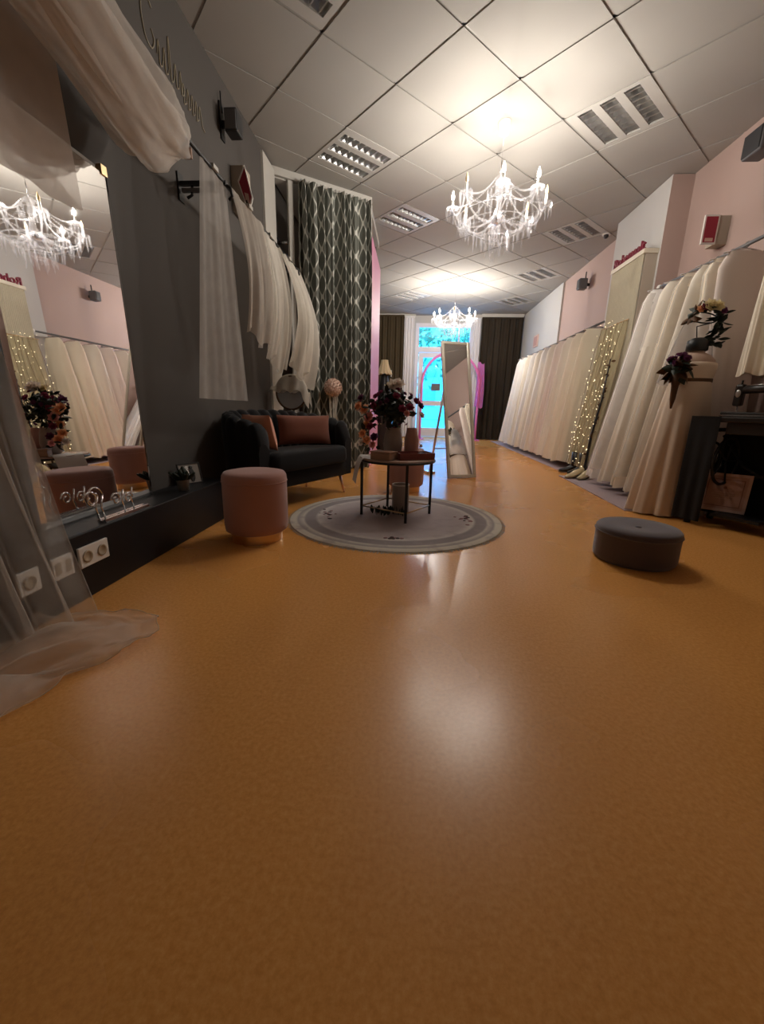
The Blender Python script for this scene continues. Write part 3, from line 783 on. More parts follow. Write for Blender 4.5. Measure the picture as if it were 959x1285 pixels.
# ------------------------------------------------------------------ booth curtain and rail inside
t = thing('lattice_curtain', 'grey green booth curtain with a white lattice pattern', 'curtain', (-1.29, 4.757, 0), math.atan2(hd.y, hd.x))
LEN, NF = .80, 8.5
xs = []
N = 220; acc = 0; prev = None; arc = []
def cpt(u): return (u*LEN, .095*sin(2*pi*NF*u+1.5*sin(7*u)+.9*sin(19*u))*(.8+.25*sin(13*u))+.016*sin(2*pi*NF*2.1*u))
for i in range(N+1):
    p = cpt(i/N)
    if prev: acc += math.hypot(p[0]-prev[0], p[1]-prev[1])
    arc.append(acc); prev = p
mb = MB().grid(lambda u, v: (cpt(u)[0], -.09+cpt(u)[1]*(.55+.45*min(1, v*4))*(1+.15*sin(7*u+3*v)), lerp(2.955, .02, v)), N, 14, uvf=lambda u, v: (arc[int(round(u*N))], v*2.93))
obj('cloth', mb, 'curtain_lattice', t)
for k in range(19):
    obj('ring', MB().tube([(LEN*(k+.5)/19, -.09+.016*cos(a), 2.957+.008*sin(a)) for a in [2*pi*j/8 for j in range(8)]], .003, 4, closed=True), 'chrome', t)
t = thing('coat_rail', 'short chrome rail on a black flange inside the booth', 'rail', (-1.52, 4.80, 2.44))
obj('flange', MB().lathe([(.05, 0), (.05, .012), (.02, .02)], 16).xform(Matrix.Rotation(pi/2, 4, 'Y')), 'black_metal', t)
obj('tube', MB().tube([(.01, 0, 0), (.16, .02, 0)], .018, 10), 'chrome', t)

# ------------------------------------------------------------------ black shell sofa
t = thing('loveseat', 'black velvet channel back loveseat on thin gold legs', 'sofa', (-1.045, 3.31, 0), radians(64))
W, DP, RC = .55, .28, .32       # half width, half depth, back corner radius
def upath(s):   # 0..1 along the U from front-left over the back to front-right ; returns point, outward normal
    seg = [2*DP-RC, RC*pi/2, 2*(W-RC), RC*pi/2, 2*DP-RC]; L = sum(seg); d = s*L
    if d < seg[0]: return (-W, -DP+d), (-1, 0)
    d -= seg[0]
    if d < seg[1]:
        a = pi-d/RC; return (-W+RC+RC*cos(a), DP-RC+RC*sin(a)), (cos(a), sin(a))
    d -= seg[1]
    if d < seg[2]: return (-W+RC+d, DP), (0, 1)
    d -= seg[2]
    if d < seg[3]:
        a = pi/2-d/RC; return (W-RC+RC*cos(a), DP-RC+RC*sin(a)), (cos(a), sin(a))
    d -= seg[3]; return (W, DP-RC-d), (1, 0)
NCH = 17
def shell(u, v):       # u around the U, v around the cross-section
    (px, py), (nx, ny) = upath(u)
    c_ = abs(sin(pi*NCH*u))**.7
    side = abs(u-.5)*2
    h = .60+.10*(1-side**2.2)+.028*c_
    if side > .93: h -= .10*((side-.93)/.07)**2
    th = .085+.03*c_
    prof = [(0, .17), (0, h-.06), (-.012, h-.018), (-.04, h), (-th*.75, h-.008), (-th-.012, h-.045), (-th-.008, h-.15), (-th, .36), (-th, .17)]
    x = v*(len(prof)-1); i = min(int(x), len(prof)-2); s_ = x-i
    o_, z = lerp(prof[i][0], prof[i+1][0], s_), lerp(prof[i][1], prof[i+1][1], s_)
    lean = .05*(z-.4)*max(0, 1-side**2)
    return (px+nx*(o_+lean), py+ny*(o_+lean), z)
mb = MB().grid(shell, NCH*8, 16)
for e in (0, 1):       # close the arm fronts
    vs_ = [shell(e, j/16) for j in range(17)]; mb.add(vs_, [tuple(range(17)) if e == 0 else tuple(range(17))[::-1]])
obj('backrest', mb, 'velvet_black', t)
def rrect(w, d0, d1, r, n=6):
    pts = []
    for (cx_, cy_, a0) in ((w-r[1], d1-r[1], 0), (-w+r[1], d1-r[1], pi/2), (-w+r[0], d0+r[0], pi), (w-r[0], d0+r[0], 3*pi/2)):
        rr = r[1] if cy_ > 0 else r[0]
        for k in range(n+1): a = a0+pi/2*k/n; pts.append((cx_+rr*cos(a), cy_+rr*sin(a)))
    return pts
def slab(pts, zs):     # zs: list of (inset, z)
    mb = MB(); cx_ = sum(p[0] for p in pts)/len(pts); cy_ = sum(p[1] for p in pts)/len(pts); n = len(pts)
    for ins, z in zs:
        for p in pts:
            d = Vector((p[0]-cx_, p[1]-cy_)); L = d.length; q = d*(max(.01, L-ins)/L); mb.v.append((cx_+q.x, cy_+q.y, z))
    for i in range(len(zs)-1):
        for k in range(n): mb.f.append((i*n+k, i*n+(k+1) % n, (i+1)*n+(k+1) % n, (i+1)*n+k))
    mb.f.append(tuple(range(n))[::-1]); mb.f.append(tuple((len(zs)-1)*n+k for k in range(n)))
    return mb
obj('base', slab(rrect(.53, -.28, .255, (.06, .29)), [(.03, .165), (0, .18), (0, .285), (.008, .29)]), 'velvet_black', t)
obj('seat_cushion', slab(rrect(.455, -.325, .18, (.07, .24)), [(.02, .29), (0, .305), (-.006, .35), (0, .40), (.02, .425), (.06, .435), (.2, .44)]), 'velvet_black', t)
for sx, sy in ((-1, -1), (1, -1), (-1, 1), (1, 1)):
    x, y = sx*.44, (-.23 if sy < 0 else .16)
    lg = obj('leg', MB().tube([(x+sx*.03, y+sy*.03, 0), (x, y, .168)], [.008, .014], 8), 'rose_gold', t)
# cushions on the sofa
def on_sofa(lx, ly): 
    c_, s_ = cos(radians(64)), sin(radians(64)); return (-1.045+c_*lx-s_*ly, 3.31+s_*lx+c_*ly)
px, py = on_sofa(-.34, -.07)
o = obj('cushion', cushion(.34, .26, .12), 'pillow_peach', rot=(radians(-14), 0, radians(64+82)), loc=(px, py, .565)); tag(o, 'peach velvet cushion leaning on the near arm of the black sofa', 'cushion')
px, py = on_sofa(.22, -.02)
o = obj('cushion', cushion(.46, .25, .13), 'pillow_rust', rot=(radians(-12), 0, radians(64-34)), loc=(px, py, .56)); tag(o, 'rust coloured oblong cushion against the back of the black sofa', 'cushion')

# ------------------------------------------------------------------ poufs
def pouf(x, y, label, mat, r=.178, h=.40, base=.055):
    t = thing('pouf', label, 'pouf', (x, y, 0))
    obj('base_ring', MB().lathe([(r*.80, 0), (r*.80, base)], 40), 'gold', t, auto=40)
    obj('body', MB().lathe([(r*.88, base), (r*.97, base+.012), (r, base+.05), (r, h-.06), (r*1.005, h-.045), (r*.99, h-.022), (r*.93, h-.006), (r*.7, h+.002), (.001, h+.006)], 48), mat, t)
    obj('seam', MB().tube([(r*1.004*cos(a), r*1.004*sin(a), h-.055) for a in [2*pi*k/48 for k in range(48)]], .003, 5, closed=True), mat, t)
pouf(-.885, 2.215, 'dusty pink velvet pouf with gold base next to the black sofa', 'velvet_pink')
pouf(-.05, 3.80, 'dusty pink pouf standing behind the flower table', 'velvet_pink', r=.17)
t = thing('low_pouf', 'low round grey velvet pouf alone on the open floor', 'pouf', (1.21, 2.15, 0))
r, h = .198, .185
obj('body', MB().lathe([(r*.92, 0), (r*.98, .012), (r, .03), (r, h-.04), (r*1.012, h-.03), (r*1.0, h-.012), (r*.94, h), (r*.6, h+.003), (.12*r, h-.006), (.001, h-.008)], 48), 'velvet_grey', t)
obj('piping', MB().tube([(r*1.012*cos(a), r*1.012*sin(a), h-.03) for a in [2*pi*k/48 for k in range(48)]], .004, 5, closed=True), 'velvet_grey', t)
obj('button', MB().ball((0, 0, h-.006), .016, .016, .006, 12, 6), 'velvet_grey', t)
# ================================================================== rug
RX, RY, RR = -.10, 2.80, .735
t = thing('round_rug', 'round grey mauve rug with pale rings, dark flower sprays and fringe', 'rug', (RX, RY, 0))
obj('pile', MB().lathe([(RR, 0), (RR, .007), (RR-.006, .010), (.001, .010)], 96), 'rug', t, auto=50)
mb = MB(); rnd = random.Random(5)
for k in range(520):
    a = 2*pi*k/520+rnd.uniform(-.004, .004); L = rnd.uniform(.014, .028); w = .0028; d = Vector((cos(a+rnd.uniform(-.3, .3)), sin(a+rnd.uniform(-.3, .3)), 0)); p = Vector((RR*cos(a), RR*sin(a), .005)); n = Vector((-d.y, d.x, 0))*w
    mb.add([p-n, p+n, p+d*L+n-Vector((0, 0, .0035)), p+d*L-n-Vector((0, 0, .0035))], [(0, 1, 2, 3)])
f = obj('fringe', mb, 'rug_fringe', t, smooth=False); f['kind'] = 'stuff'
def spray(cx, cy, n, seed, sc=1):
    rnd = random.Random(seed)
    for k in range(n):
        a = rnd.uniform(0, 6.28); x = cx+rnd.gauss(0, .035)*sc; y = cy+rnd.gauss(0, .07)*sc; s = rnd.uniform(.008, .018)
        mb = MB().lathe([(s, 0), (s*.8, .0022), (.001, .0028)], 8, sx=1, sy=rnd.uniform(.5, 1)); 
        obj('motif', mb, rnd.choice(['rug_motif', 'rug_motif_pink']), t, loc=(x, y, .0100))
spray(-.50, 0, 16, 1); spray(.50, 0, 16, 2)
rnd = random.Random(9)
for k in range(9):
    obj('motif', MB().lathe([(.014, 0), (.011, .0022), (.001, .0028)], 8), rnd.choice(['rug_motif', 'rug_motif_pink']), t, loc=(.0+rnd.gauss(0, .06), -.50+rnd.gauss(0, .018), .0100))

# ------------------------------------------------------------------ side table
TX, TY, TZ = -.10, 2.86, .425
t = thing('side_table', 'small round side table on four thin black legs on the rug', 'table', (TX, TY, 0))
obj('top', MB().lathe([(.255, TZ-.016), (.262, TZ-.012), (.262, TZ-.002), (.258, TZ), (.001, TZ)], 48), 'table_glass_top', t, auto=40)
obj('rim', MB().tube([(.262*cos(a), .262*sin(a), TZ-.018) for a in [2*pi*k/48 for k in range(48)]], .008, 6, closed=True), 'black_metal', t)
LG = [(-.245, -.045), (.075, -.235), (.245, .05), (-.075, .235)]
for x, y in LG: obj('leg', MB().box(x-.009, x+.009, y-.009, y+.009, .0105, TZ-.012), 'black_metal', t, smooth=False)
for i in range(4):
    a, b2 = LG[i], LG[(i+1) % 4]; obj('stretcher', MB().tube([(a[0], a[1], .075), (b2[0], b2[1], .075)], .005, 6), 'gold', t)
# things on the table
o = obj('napkin', MB().grid(lambda u, v: (lerp(-.135, .075, u), lerp(-.11, .10, v), .004+.004*sin(9*u+5*v)-(.0 if u > .28 else 2.2*(.28-u)**2)), 20, 12), 'paper', loc=(TX-.165, TY-.06, TZ+.001), rot=(0, 0, .25)); tag(o, 'white napkin hanging over the edge of the side table', 'napkin')
t = thing('wooden_box', 'low tan wooden box on the side table between napkin and red tray', 'box', (TX-.085, TY-.165, TZ+.001), radians(-28))
obj('body', MB().bbox(-.075, .075, -.05, .05, 0, .045, .004), 'wood_box', t, smooth=False); obj('lid', MB().bbox(-.078, .078, -.053, .053, .046, .056, .003), 'wood_box', t, smooth=False)
t = thing('red_tray', 'shallow dark red tray on the side table', 'tray', (TX+.115, TY-.085, TZ+.001), radians(22))
obj('base', MB().bbox(-.125, .125, -.07, .07, 0, .01, .003), 'tray_red', t, smooth=False)
obj('rim', MB().box(-.125, .125, -.07, -.062, .01, .045).box(-.125, .125, .062, .07, .01, .045).box(-.125, -.117, -.062, .062, .01, .045).box(.117, .125, -.062, .062, .01, .045), 'tray_red', t, smooth=False)
t = thing('perfume_bottle', 'tiny clear bottle standing inside the red tray', 'bottle', (TX+.16, TY-.08, TZ+.012))
obj('body', MB().lathe([(.013, 0), (.016, .01), (.016, .05), (.006, .062), (.006, .07)], 16), 'crystal', t); obj('cap', MB().lathe([(.009, .07), (.009, .088), (.004, .09)], 12), 'chrome', t)
def vase(name, label, x, y, prof, mat):
    t = thing(name, label, 'vase', (x, y, TZ+.001)); obj('body', MB().lathe(prof, 28), mat, t, auto=60)
vase('vase', 'grey ceramic vase holding the dark bouquet', TX-.035, TY+.02, [(.045, 0), (.06, .02), (.068, .09), (.058, .16), (.048, .19), (.052, .20), (.044, .20), (.04, .16)], 'vase_grey')
vase('vase', 'slender pink vase behind the red tray on the side table', TX+.095, TY+.06, [(.04, 0), (.05, .03), (.052, .12), (.04, .17), (.035, .20), (.03, .20), (.03, .15)], 'vase_pink')

# flowers: shared petal and leaf meshes
def rose_mesh(mat, layers=3, n=5):
    mb = MB()
    for L in range(layers):
        r = .35+.65*(L/(layers-1)) if layers > 1 else 1; up = 1-.55*L/(max(1, layers-1))
        for k in range(n+L):
            a = 2*pi*k/(n+L)+.5*L
            def f(u, v, a=a, r=r, up=up):
                w = (u-.5)*1.5*sin(pi*min(1, .15+.85*v))*.95; rr = r*(.15+.85*v)
                return (rr*cos(a)-w*.55*sin(a), rr*sin(a)+w*.55*cos(a), up*.75*v**1.3-.15*(u-.5)**2+(.12*(1-v)))
            mb.grid(f, 3, 3)
    mb.ball((0, 0, .25), .22, .22, .3, 8, 5)
    return mb.mesh('blossom', mat)
ROSE = {k: rose_mesh('petal_'+k) for k in ('cream', 'white', 'peach', 'pink', 'burgundy', 'plum')}
def leaf_mesh(mat):
    return MB().grid(lambda u, v: ((u-.5)*.5*sin(pi*(.04+.94*v)), v, .12*sin(pi*v)-.25*abs(u-.5)*sin(pi*v)), 4, 6).mesh('leaf', mat)
LEAF = {k: leaf_mesh(k) for k in ('leaf_dark', 'leaf_brown')}
def place(mesh, name, parent, p, direction, s, spin=0):
    d = Vector(direction).normalized(); q = d.to_track_quat('Z', 'Y'); e = (q @ Euler((0, 0, spin)).to_quaternion()).to_euler()
    return link(name, mesh, parent, p, e, s)
t = thing('bouquet', 'large dark bouquet of plum, burgundy, peach and white flowers in the grey vase', 'flowers', (TX-.035, TY+.02, TZ+.19))
rnd = random.Random(12)
C0 = Vector((-.01, 0, .145))
for k in range(9): obj('stem', MB().tube([(rnd.uniform(-.02, .02), rnd.uniform(-.02, .02), -.13), (rnd.uniform(-.03, .03), rnd.uniform(-.03, .03), .0), (rnd.uniform(-.1, .1), rnd.uniform(-.08, .08), .12)], .003, 5), 'leaf_dark', t)
def rdir(): 
    while True:
        v = Vector((rnd.uniform(-1, 1), rnd.uniform(-1, 1), rnd.uniform(-.75, 1)))
        if .2 < v.length < 1: return v.normalized()
for k in range(210):
    d = rdir(); p = C0+Vector((d.x*.135, d.y*.11, d.z*.125))*rnd.uniform(.35, 1); place(LEAF['leaf_dark'], 'leaf', t, p, rdir()*.6+d*.4+Vector((0, 0, .2)), rnd.uniform(.045, .075), rnd.uniform(0, 6))
for k in range(34):
    d = rdir(); p = C0+Vector((d.x*.15, d.y*.12, d.z*.135)); place(ROSE['plum' if rnd.random() < .55 else 'burgundy'], 'flower', t, p, d, rnd.uniform(.016, .03), rnd.uniform(0, 6))
for (x, y, z, s, c_) in ((.11, -.10, .15, .032, 'burgundy'), (.06, -.13, .14, .03, 'burgundy'), (.09, -.12, .11, .026, 'pink'), (.15, -.04, .19, .03, 'burgundy'), (.18, -.02, .16, .03, 'plum'), (.0, -.02, .29, .055, 'white'), (.03, -.03, .30, .045, 'white'), (-.03, 0, .285, .04, 'cream'), (.19, -.05, .10, .026, 'white'),
                     (-.19, -.09, .13, .042, 'peach'), (-.23, -.10, .15, .036, 'peach'), (-.16, -.10, .08, .04, 'pink'), (-.18, -.08, .03, .034, 'peach'), (-.20, -.10, -.03, .036, 'peach'), (-.17, -.11, -.075, .04, 'peach'), (-.13, -.13, -.10, .03, 'pink'), (-.22, -.06, .20, .034, 'plum'), (-.15, -.11, .02, .03, 'burgundy'), (-.12, -.12, -.05, .032, 'plum'), (-.21, -.10, -.09, .03, 'white')):
    place(ROSE[c_], 'flower', t, (x, y, z), Vector((x*.7, y-.1, .1)), s, rnd.uniform(0, 6))
for k in range(34):
    p = Vector((-.17+rnd.gauss(0, .035), -.09+rnd.gauss(0, .02), rnd.uniform(-.12, .2))); place(LEAF['leaf_dark'], 'leaf', t, p, Vector((rnd.gauss(-.5, .6), rnd.gauss(-.4, .4), rnd.gauss(0, .6))), rnd.uniform(.04, .06), rnd.uniform(0, 6))
# lantern vase and leafy sprig under the table
t = thing('floor_vase', 'tall grey cylinder vase on the rug under the side table', 'vase', (TX+.03, TY+.03, .0115))
obj('body', MB().lathe([(.058, 0), (.062, .01), (.062, .21), (.056, .215), (.052, .21), (.05, .03)], 28), 'vase_grey', t, auto=50)
obj('rim', MB().tube([(.06*cos(a), .06*sin(a), .214) for a in [2*pi*k/28 for k in range(28)]], .005, 6, closed=True), 'paper', t)
t = thing('leaf_wreath', 'dark leafy sprig lying on the rug at the foot of the floor vase', 'greenery', (TX-.05, TY-.08, .0115))
for k in range(26):
    a = rnd.uniform(0, 6.28); place(LEAF['leaf_dark'], 'leaf', t, (rnd.gauss(0, .05), rnd.gauss(0, .02), rnd.uniform(.006, .02)), (cos(a), .4*sin(a), .15), rnd.uniform(.05, .07), rnd.uniform(-.4, .4))

# ------------------------------------------------------------------ standing mirror
t = thing('standing_mirror', 'tall leaning floor mirror in a pale silver frame on the open floor', 'mirror', (.585, 4.61, 0), radians(19.9))
tl = radians(-15.0); LS, HW, FW2 = 1.56, .177, .036
Mx = Matrix.Rotation(tl, 4, 'X')
def T(mb): return mb.xform(Mx)
obj('frame', T(MB().bbox(-HW, -HW+FW2, 0, .03, 0.008, LS, .006).bbox(HW-FW2, HW, 0, .03, .008, LS, .006).bbox(-HW+FW2-.004, HW-FW2+.004, 0, .03, .008, FW2+.008, .006).bbox(-HW+FW2-.004, HW-FW2+.004, 0, .03, LS-FW2, LS, .006)), 'mirror_frame', t, smooth=False)
obj('glass', T(MB().box(-HW+FW2, HW-FW2, .009, .013, FW2+.006, LS-FW2+.002)), 'mirror_glass', t, smooth=False)
obj('back_board', T(MB().box(-HW+.01, HW-.01, .018, .027, .012, LS-.01)), 'wood_box', t, smooth=False)
obj('strut', MB().tube([(-.15, .30, 1.0), (-.23, .42, .012)], .014, 8).tube([(.10, .30, 1.0), (.11, .50, .012)], .012, 8).tube([(-.20, .38, .30), (.105, .45, .30)], .008, 6), 'alu', t)
obj('foot', MB().bbox(-.29, -.18, .36, .48, 0, .03, .006), 'alu', t, smooth=False)
obj('foot', MB().bbox(.07, .15, .46, .54, 0, .03, .006), 'alu', t, smooth=False)

# ------------------------------------------------------------------ things around the booth curtain
t = thing('occasional_table', 'small black round table behind the sofa in front of the booth', 'table', (-1.22, 4.14, 0))
obj('top', MB().lathe([(.18, .665), (.185, .672), (.185, .685), (.18, .69), (.001, .69)], 36), 'black_metal', t, auto=40)
obj('column', MB().lathe([(.02, .03), (.015, .2), (.015, .66), (.03, .665)], 16), 'black_metal', t); obj('foot', MB().lathe([(.13, 0), (.13, .012), (.03, .03)], 28), 'black_metal', t, auto=40)
t = thing('round_mirror', 'round table mirror with brown rim under a cream cloth behind the sofa', 'mirror', (-1.22, 4.12, .69), radians(-8))
RM = .158
obj('rim', MB().tube([(RM*cos(a), 0, .19+RM*sin(a)) for a in [2*pi*k/36 for k in range(36)]], .011, 8, closed=True), 'leaf_brown', t)
obj('glass', MB().lathe([(RM-.004, -.003), (RM-.004, .003)], 36).xform(Matrix.Translation((0, 0, .19)) @ Matrix.Rotation(pi/2, 4, 'X')), 'mirror_glass', t, auto=40)
obj('foot', MB().lathe([(.05, 0), (.05, .006), (.012, .012), (.010, .03)], 20), 'white_plastic', t)
def cl(u, v):
    a = pi*(1.08-1.2*u); x = (RM+.035)*1.12*cos(a); z0 = .19+(RM+.02)*sin(a)
    drop = .06 if u < .75 else .06+.9*(u-.75)
    z = max(.02, lerp(z0, min(z0, .19)+.0-(drop if u > .75 else -.02), abs(v-.5)*2 if u > .72 else 0))
    return (x+(.02*sin(9*u)), (v-.5)*.16+.02*sin(14*u)*abs(v-.5), z+.012*sin(17*u+6*v)-.03*abs(v-.5)*(1 if u <= .72 else 0))
def drape(u, v):
    x = lerp(-.215, .20, u); ridge = .19+sqrt(max(0, (RM+.016)**2-min(abs(x), RM+.015)**2)) if abs(x) < RM+.016 else .19
    ridge = max(ridge, .245 if x < 0 else .10)
    s = (v-.5)*2
    low = .205 if x < .12 else lerp(.205, .03, (x-.12)/.08)
    z = lerp(ridge+.008, low+.015*sin(20*u), abs(s)**1.4)
    return (x, s*.05+.012*sin(22*u)*s, z)
obj('cloth', MB().grid(drape, 40, 16), 'tulle_cream', t)
t = thing('flower_ball', 'blush pink flower ball with ribbons on a slim pole before the booth curtain', 'flower ball', (-.915, 4.72, 0))
obj('core', MB().ball((0, 0, .965), .092, n=20, m=14), 'petal_blush_ball', t)
ballr = rose_mesh('petal_blush_ball', 2, 5)
for k in range(70):
    ph_ = math.acos(1-2*(k+.5)/70); th_ = k*2.39996; d = Vector((sin(ph_)*cos(th_), sin(ph_)*sin(th_), cos(ph_))); place(ballr, 'blossom', t, Vector((0, 0, .965))+d*.088, d, .026, k)
obj('pole', MB().tube([(0, 0, .02), (0, 0, .88)], .007, 8), 'trim_white', t); obj('foot', MB().lathe([(.09, 0), (.09, .012), (.01, .025)], 24), 'trim_white', t, auto=40)
for (dx, L, w) in ((-.03, .36, .02), (.025, .42, .022), (.05, .30, .016)):
    obj('ribbon', MB().grid(lambda u, v: (dx+(u-.5)*w+.02*sin(4*v+dx*50)*v, -.03+.01*sin(6*v), .89-L*v), 2, 14), 'tulle_cream', t)
t = thing('console', 'dark console behind the flower table carrying the cream lamp', 'cabinet', (-.55, 7.0, 0))
obj('body', MB().bbox(-.20, .20, -.18, .18, .06, .90, .006), 'dark_wood', t, smooth=False); obj('top', MB().bbox(-.22, .22, -.20, .20, .90, .93, .006), 'dark_wood', t, smooth=False)
for sx in (-1, 1):
    d_ = obj('door', MB().bbox(sx*.10-.094, sx*.10+.094, -.192, -.18, .10, .86, .004), 'dark_wood', t, smooth=False); obj('knob', MB().ball((sx*.02, -.20, .5), .01, n=8, m=6), 'gold', d_)
    for sy in (-1, 1): obj('leg', MB().box(sx*.18-.015, sx*.18+.015, sy*.16-.015, sy*.16+.015, 0, .06), 'dark_wood', t, smooth=False)
t = thing('table_lamp', 'lamp with cream bell shade on a black cone base near the pink partition', 'lamp', (-.50, 6.98, .93))
obj('base', MB().lathe([(.12, 0), (.12, .015), (.10, .12), (.06, .32), (.02, .40), (.012, .42)], 24), 'black_metal', t)
def shade(u, v):
    a = 2*pi*u; r = lerp(.055, .125, v**1.6)*(1+.05*sin(12*a)); return (r*cos(a), r*sin(a), lerp(.58, .36, v)+.006*sin(12*a)*v)
obj('shade', MB().grid(shade, 96, 10, True), 'lamp_shade', t)

# ------------------------------------------------------------------ chandeliers
drop_m = MB().lathe([(.0005, 0), (.006, -.012), (.009, -.035), (.006, -.062), (.0005, -.085)], 6).mesh('crystal_drop', 'crystal', False)
long_m = MB().lathe([(.0005, 0), (.0055, -.006), (.0055, -.085), (.0005, -.11)], 6).mesh('crystal_drop', 'crystal', False)
bead_small = .0085
def bead_chain(parent, p0, p1, sag, n):
    mb = MB()
    for k in range(n):
        s = (k+.5)/n; p = Vector(vlerp(p0, p1, s)); p.z -= sag*4*s*(1-s); mb.ball(p, bead_small, n=6, m=4)
    return obj('bead_chain', mb, 'crystal', parent, smooth=False)
CH = []
DROP = .08
def chandelier(x, y, lit, label):
    t = thing('chandelier', label, 'chandelier', (x, y, ZC), 0, 'crystal chandeliers')
    if not CH:
        obj('canopy', MB().lathe([(.001, -.002), (.052, -.002), (.052, -.012), (.036, -.085), (.015, -.09)], 24), 'white_plastic', t, auto=50)
        obj('chain', MB().tube([(0, 0, -.085), (0, 0, -.39)], .004, 6), 'chrome', t)
        obj('stem', MB().lathe([(.004, -.28), (.03, -.30), (.05, -.32), (.02, -.36), (.035, -.42), (.018, -.47), (.016, -.54), (.045, -.58), (.065, -.60), (.06, -.63), (.03, -.66), (.05, -.70), (.02, -.74), (.006, -.78)], 16), 'crystal', t)
        obj('hub', MB().lathe([(.04, -.585), (.055, -.60), (.045, -.64), (.02, -.65)], 16), 'chrome', t)
        rnd = random.Random(4)
        for k in range(8):
            a = radians(-6+45*k); ca, sa = cos(a), sin(a)
            P = [(.04, -.61), (.12, -.655), (.22, -.66), (.31, -.62), (.36, -.56), (.385, -.53)]
            pts = []
            for i in range(len(P)-1):
                for s in range(4):
                    q = s/4; pts.append((lerp(P[i][0], P[i+1][0], q), lerp(P[i][1], P[i+1][1], q)))
            pts.append(P[-1])
            obj('arm', MB().tube([(r_*ca, r_*sa, z) for r_, z in pts], .008, 8), 'crystal', t)
            c_ = (.385*ca, .385*sa)
            obj('drip_pan', MB().lathe([(.008, -.535), (.03, -.53), (.052, -.515), (.055, -.51), (.045, -.512), (.012, -.522)], 14, (c_[0], c_[1], 0)), 'crystal', t)
            obj('candle', MB().lathe([(.011, -.52), (.011, -.455), (.009, -.45)], 10, (c_[0], c_[1], 0)), 'candle_white', t)
            for j in range(10):
                b2 = 2*pi*j/10; link('crystal_drop', drop_m if j % 2 else long_m, t, (c_[0]+.05*cos(b2), c_[1]+.05*sin(b2), -.512), (0, 0, b2), rnd.uniform(.85, 1.3))
            bead_chain(t, (.05*ca, .05*sa, -.32), (c_[0], c_[1], -.50), .06, 22)
            a2 = radians(-6+45*(k+1)); bead_chain(t, (c_[0], c_[1], -.52), (.385*cos(a2), .385*sin(a2), -.52), .09, 20)
            link('crystal_drop', long_m, t, (.30*cos((a+a2)/2), .30*sin((a+a2)/2), -.60), None, 1.1)
        for (r_, z, n) in ((.33, -.60, 22), (.27, -.66, 20), (.19, -.70, 16), (.115, -.76, 12), (.05, -.80, 6), (.10, -.40, 10)):
            obj('crystal_ring', MB().tube([(r_*cos(2*pi*k/32), r_*sin(2*pi*k/32), z) for k in range(32)], .004, 5, closed=True), 'crystal', t)
            for k in range(n):
                a = 2*pi*(k+.3*rnd.random())/n; link('crystal_drop', long_m if k % 2 else drop_m, t, (r_*cos(a), r_*sin(a), z), (rnd.uniform(-.1, .1), rnd.uniform(-.1, .1), a), rnd.uniform(.9, 1.35))
            for k in range(4): bead_chain(t, (r_*cos(pi*k/2), r_*sin(pi*k/2), z), (.055*cos(pi*k/2), .055*sin(pi*k/2), -.62 if r_ > .06 else -.74), -.01, 10)
        for ch in list(t.children):
            if ch.name.split('.')[0] not in ('canopy', 'chain'): ch.location.z -= DROP
        CH.append(t)
        for ch in list(t.children): ch['src'] = 1
    else:
        for ch in list(CH[0].children):
            if not ch.get('src'): continue
            c2 = ch.copy(); C.objects.link(c2); c2.parent = t
    for k in range(8):
        a = radians(-6+45*k); on = (5+45*k) in lit
        mb = MB().lathe([(.007, -.45), (.0135, -.438), (.0135, -.42), (.008, -.40), (.001, -.378)], 12, (.385*cos(a), .385*sin(a), 0))
        bo = obj('bulb', mb, 'bulb_on' if on else 'bulb_off', t, loc=(0, 0, -DROP))
        if on:
            fm = MB().add([(.385*cos(a)+.0025*cos(pi*q/3), .385*sin(a)+.0025*sin(pi*q/3), z_) for z_ in (-.441, -.406) for q in range(6)], [(q, (q+1) % 6, 6+(q+1) % 6, 6+q) for q in range(6)])
            obj('filament', fm, 'filament', bo, smooth=False)
    return t
chandelier(.65, 4.05, (185, 275, 320, 95), 'large crystal chandelier with some candle bulbs dark, above the floor mirror')
chandelier(.71, 8.54, (5, 50, 140, 185, 230, 320), 'crystal chandelier with most bulbs lit in front of the shop door')
for o_ in list(C.objects):
    if o_.get('src'): del o_['src']
# ================================================================== right side: carpets, rails and gowns
o = obj('carpet_runner', MB().prism([(1.72, 3.28), (2.61, 3.28), (2.61, 5.05), (1.80, 5.05)], 0, .007), 'carpet', smooth=False); tag(o, 'mauve carpet mat under the gown rack beside the dress form', 'carpet')
o = obj('carpet_runner', MB().prism([(1.96, 5.45), (2.61, 5.45), (2.61, 10.5), (1.96, 10.5)], 0, .007), 'carpet', smooth=False); tag(o, 'long mauve carpet runner under the far gown rack', 'carpet')
def rail(x, z, y0, y1, brk, label):
    t = thing('gown_rail', label, 'clothes rail', (x, 0, z))
    obj('rod', MB().tube([(0, y0, 0), (0, y1, 0)], .013, 10), 'grey_plastic', t)
    for y in brk:
        obj('bracket', MB().tube([(0, y, 0), (XR-x, y, 0)], .009, 8).box(XR-x-.008, XR-x, y-.03, y+.03, -.05, .05), 'grey_plastic', t)
    obj('finial', MB().ball((0, y1+.015, 0), .024, n=12, m=8), 'white_plastic', t); obj('finial', MB().ball((0, y0-.015, 0), .024, n=12, m=8), 'white_plastic', t)
rail(2.30, 1.93, 2.2, 4.46, (2.5, 3.6, 4.38), 'grey wall rail carrying the gowns behind the dress form')
rail(2.33, 1.86, 5.62, 9.75, (6.05, 7.3, 8.6, 9.6), 'long grey wall rail carrying the far row of gowns')

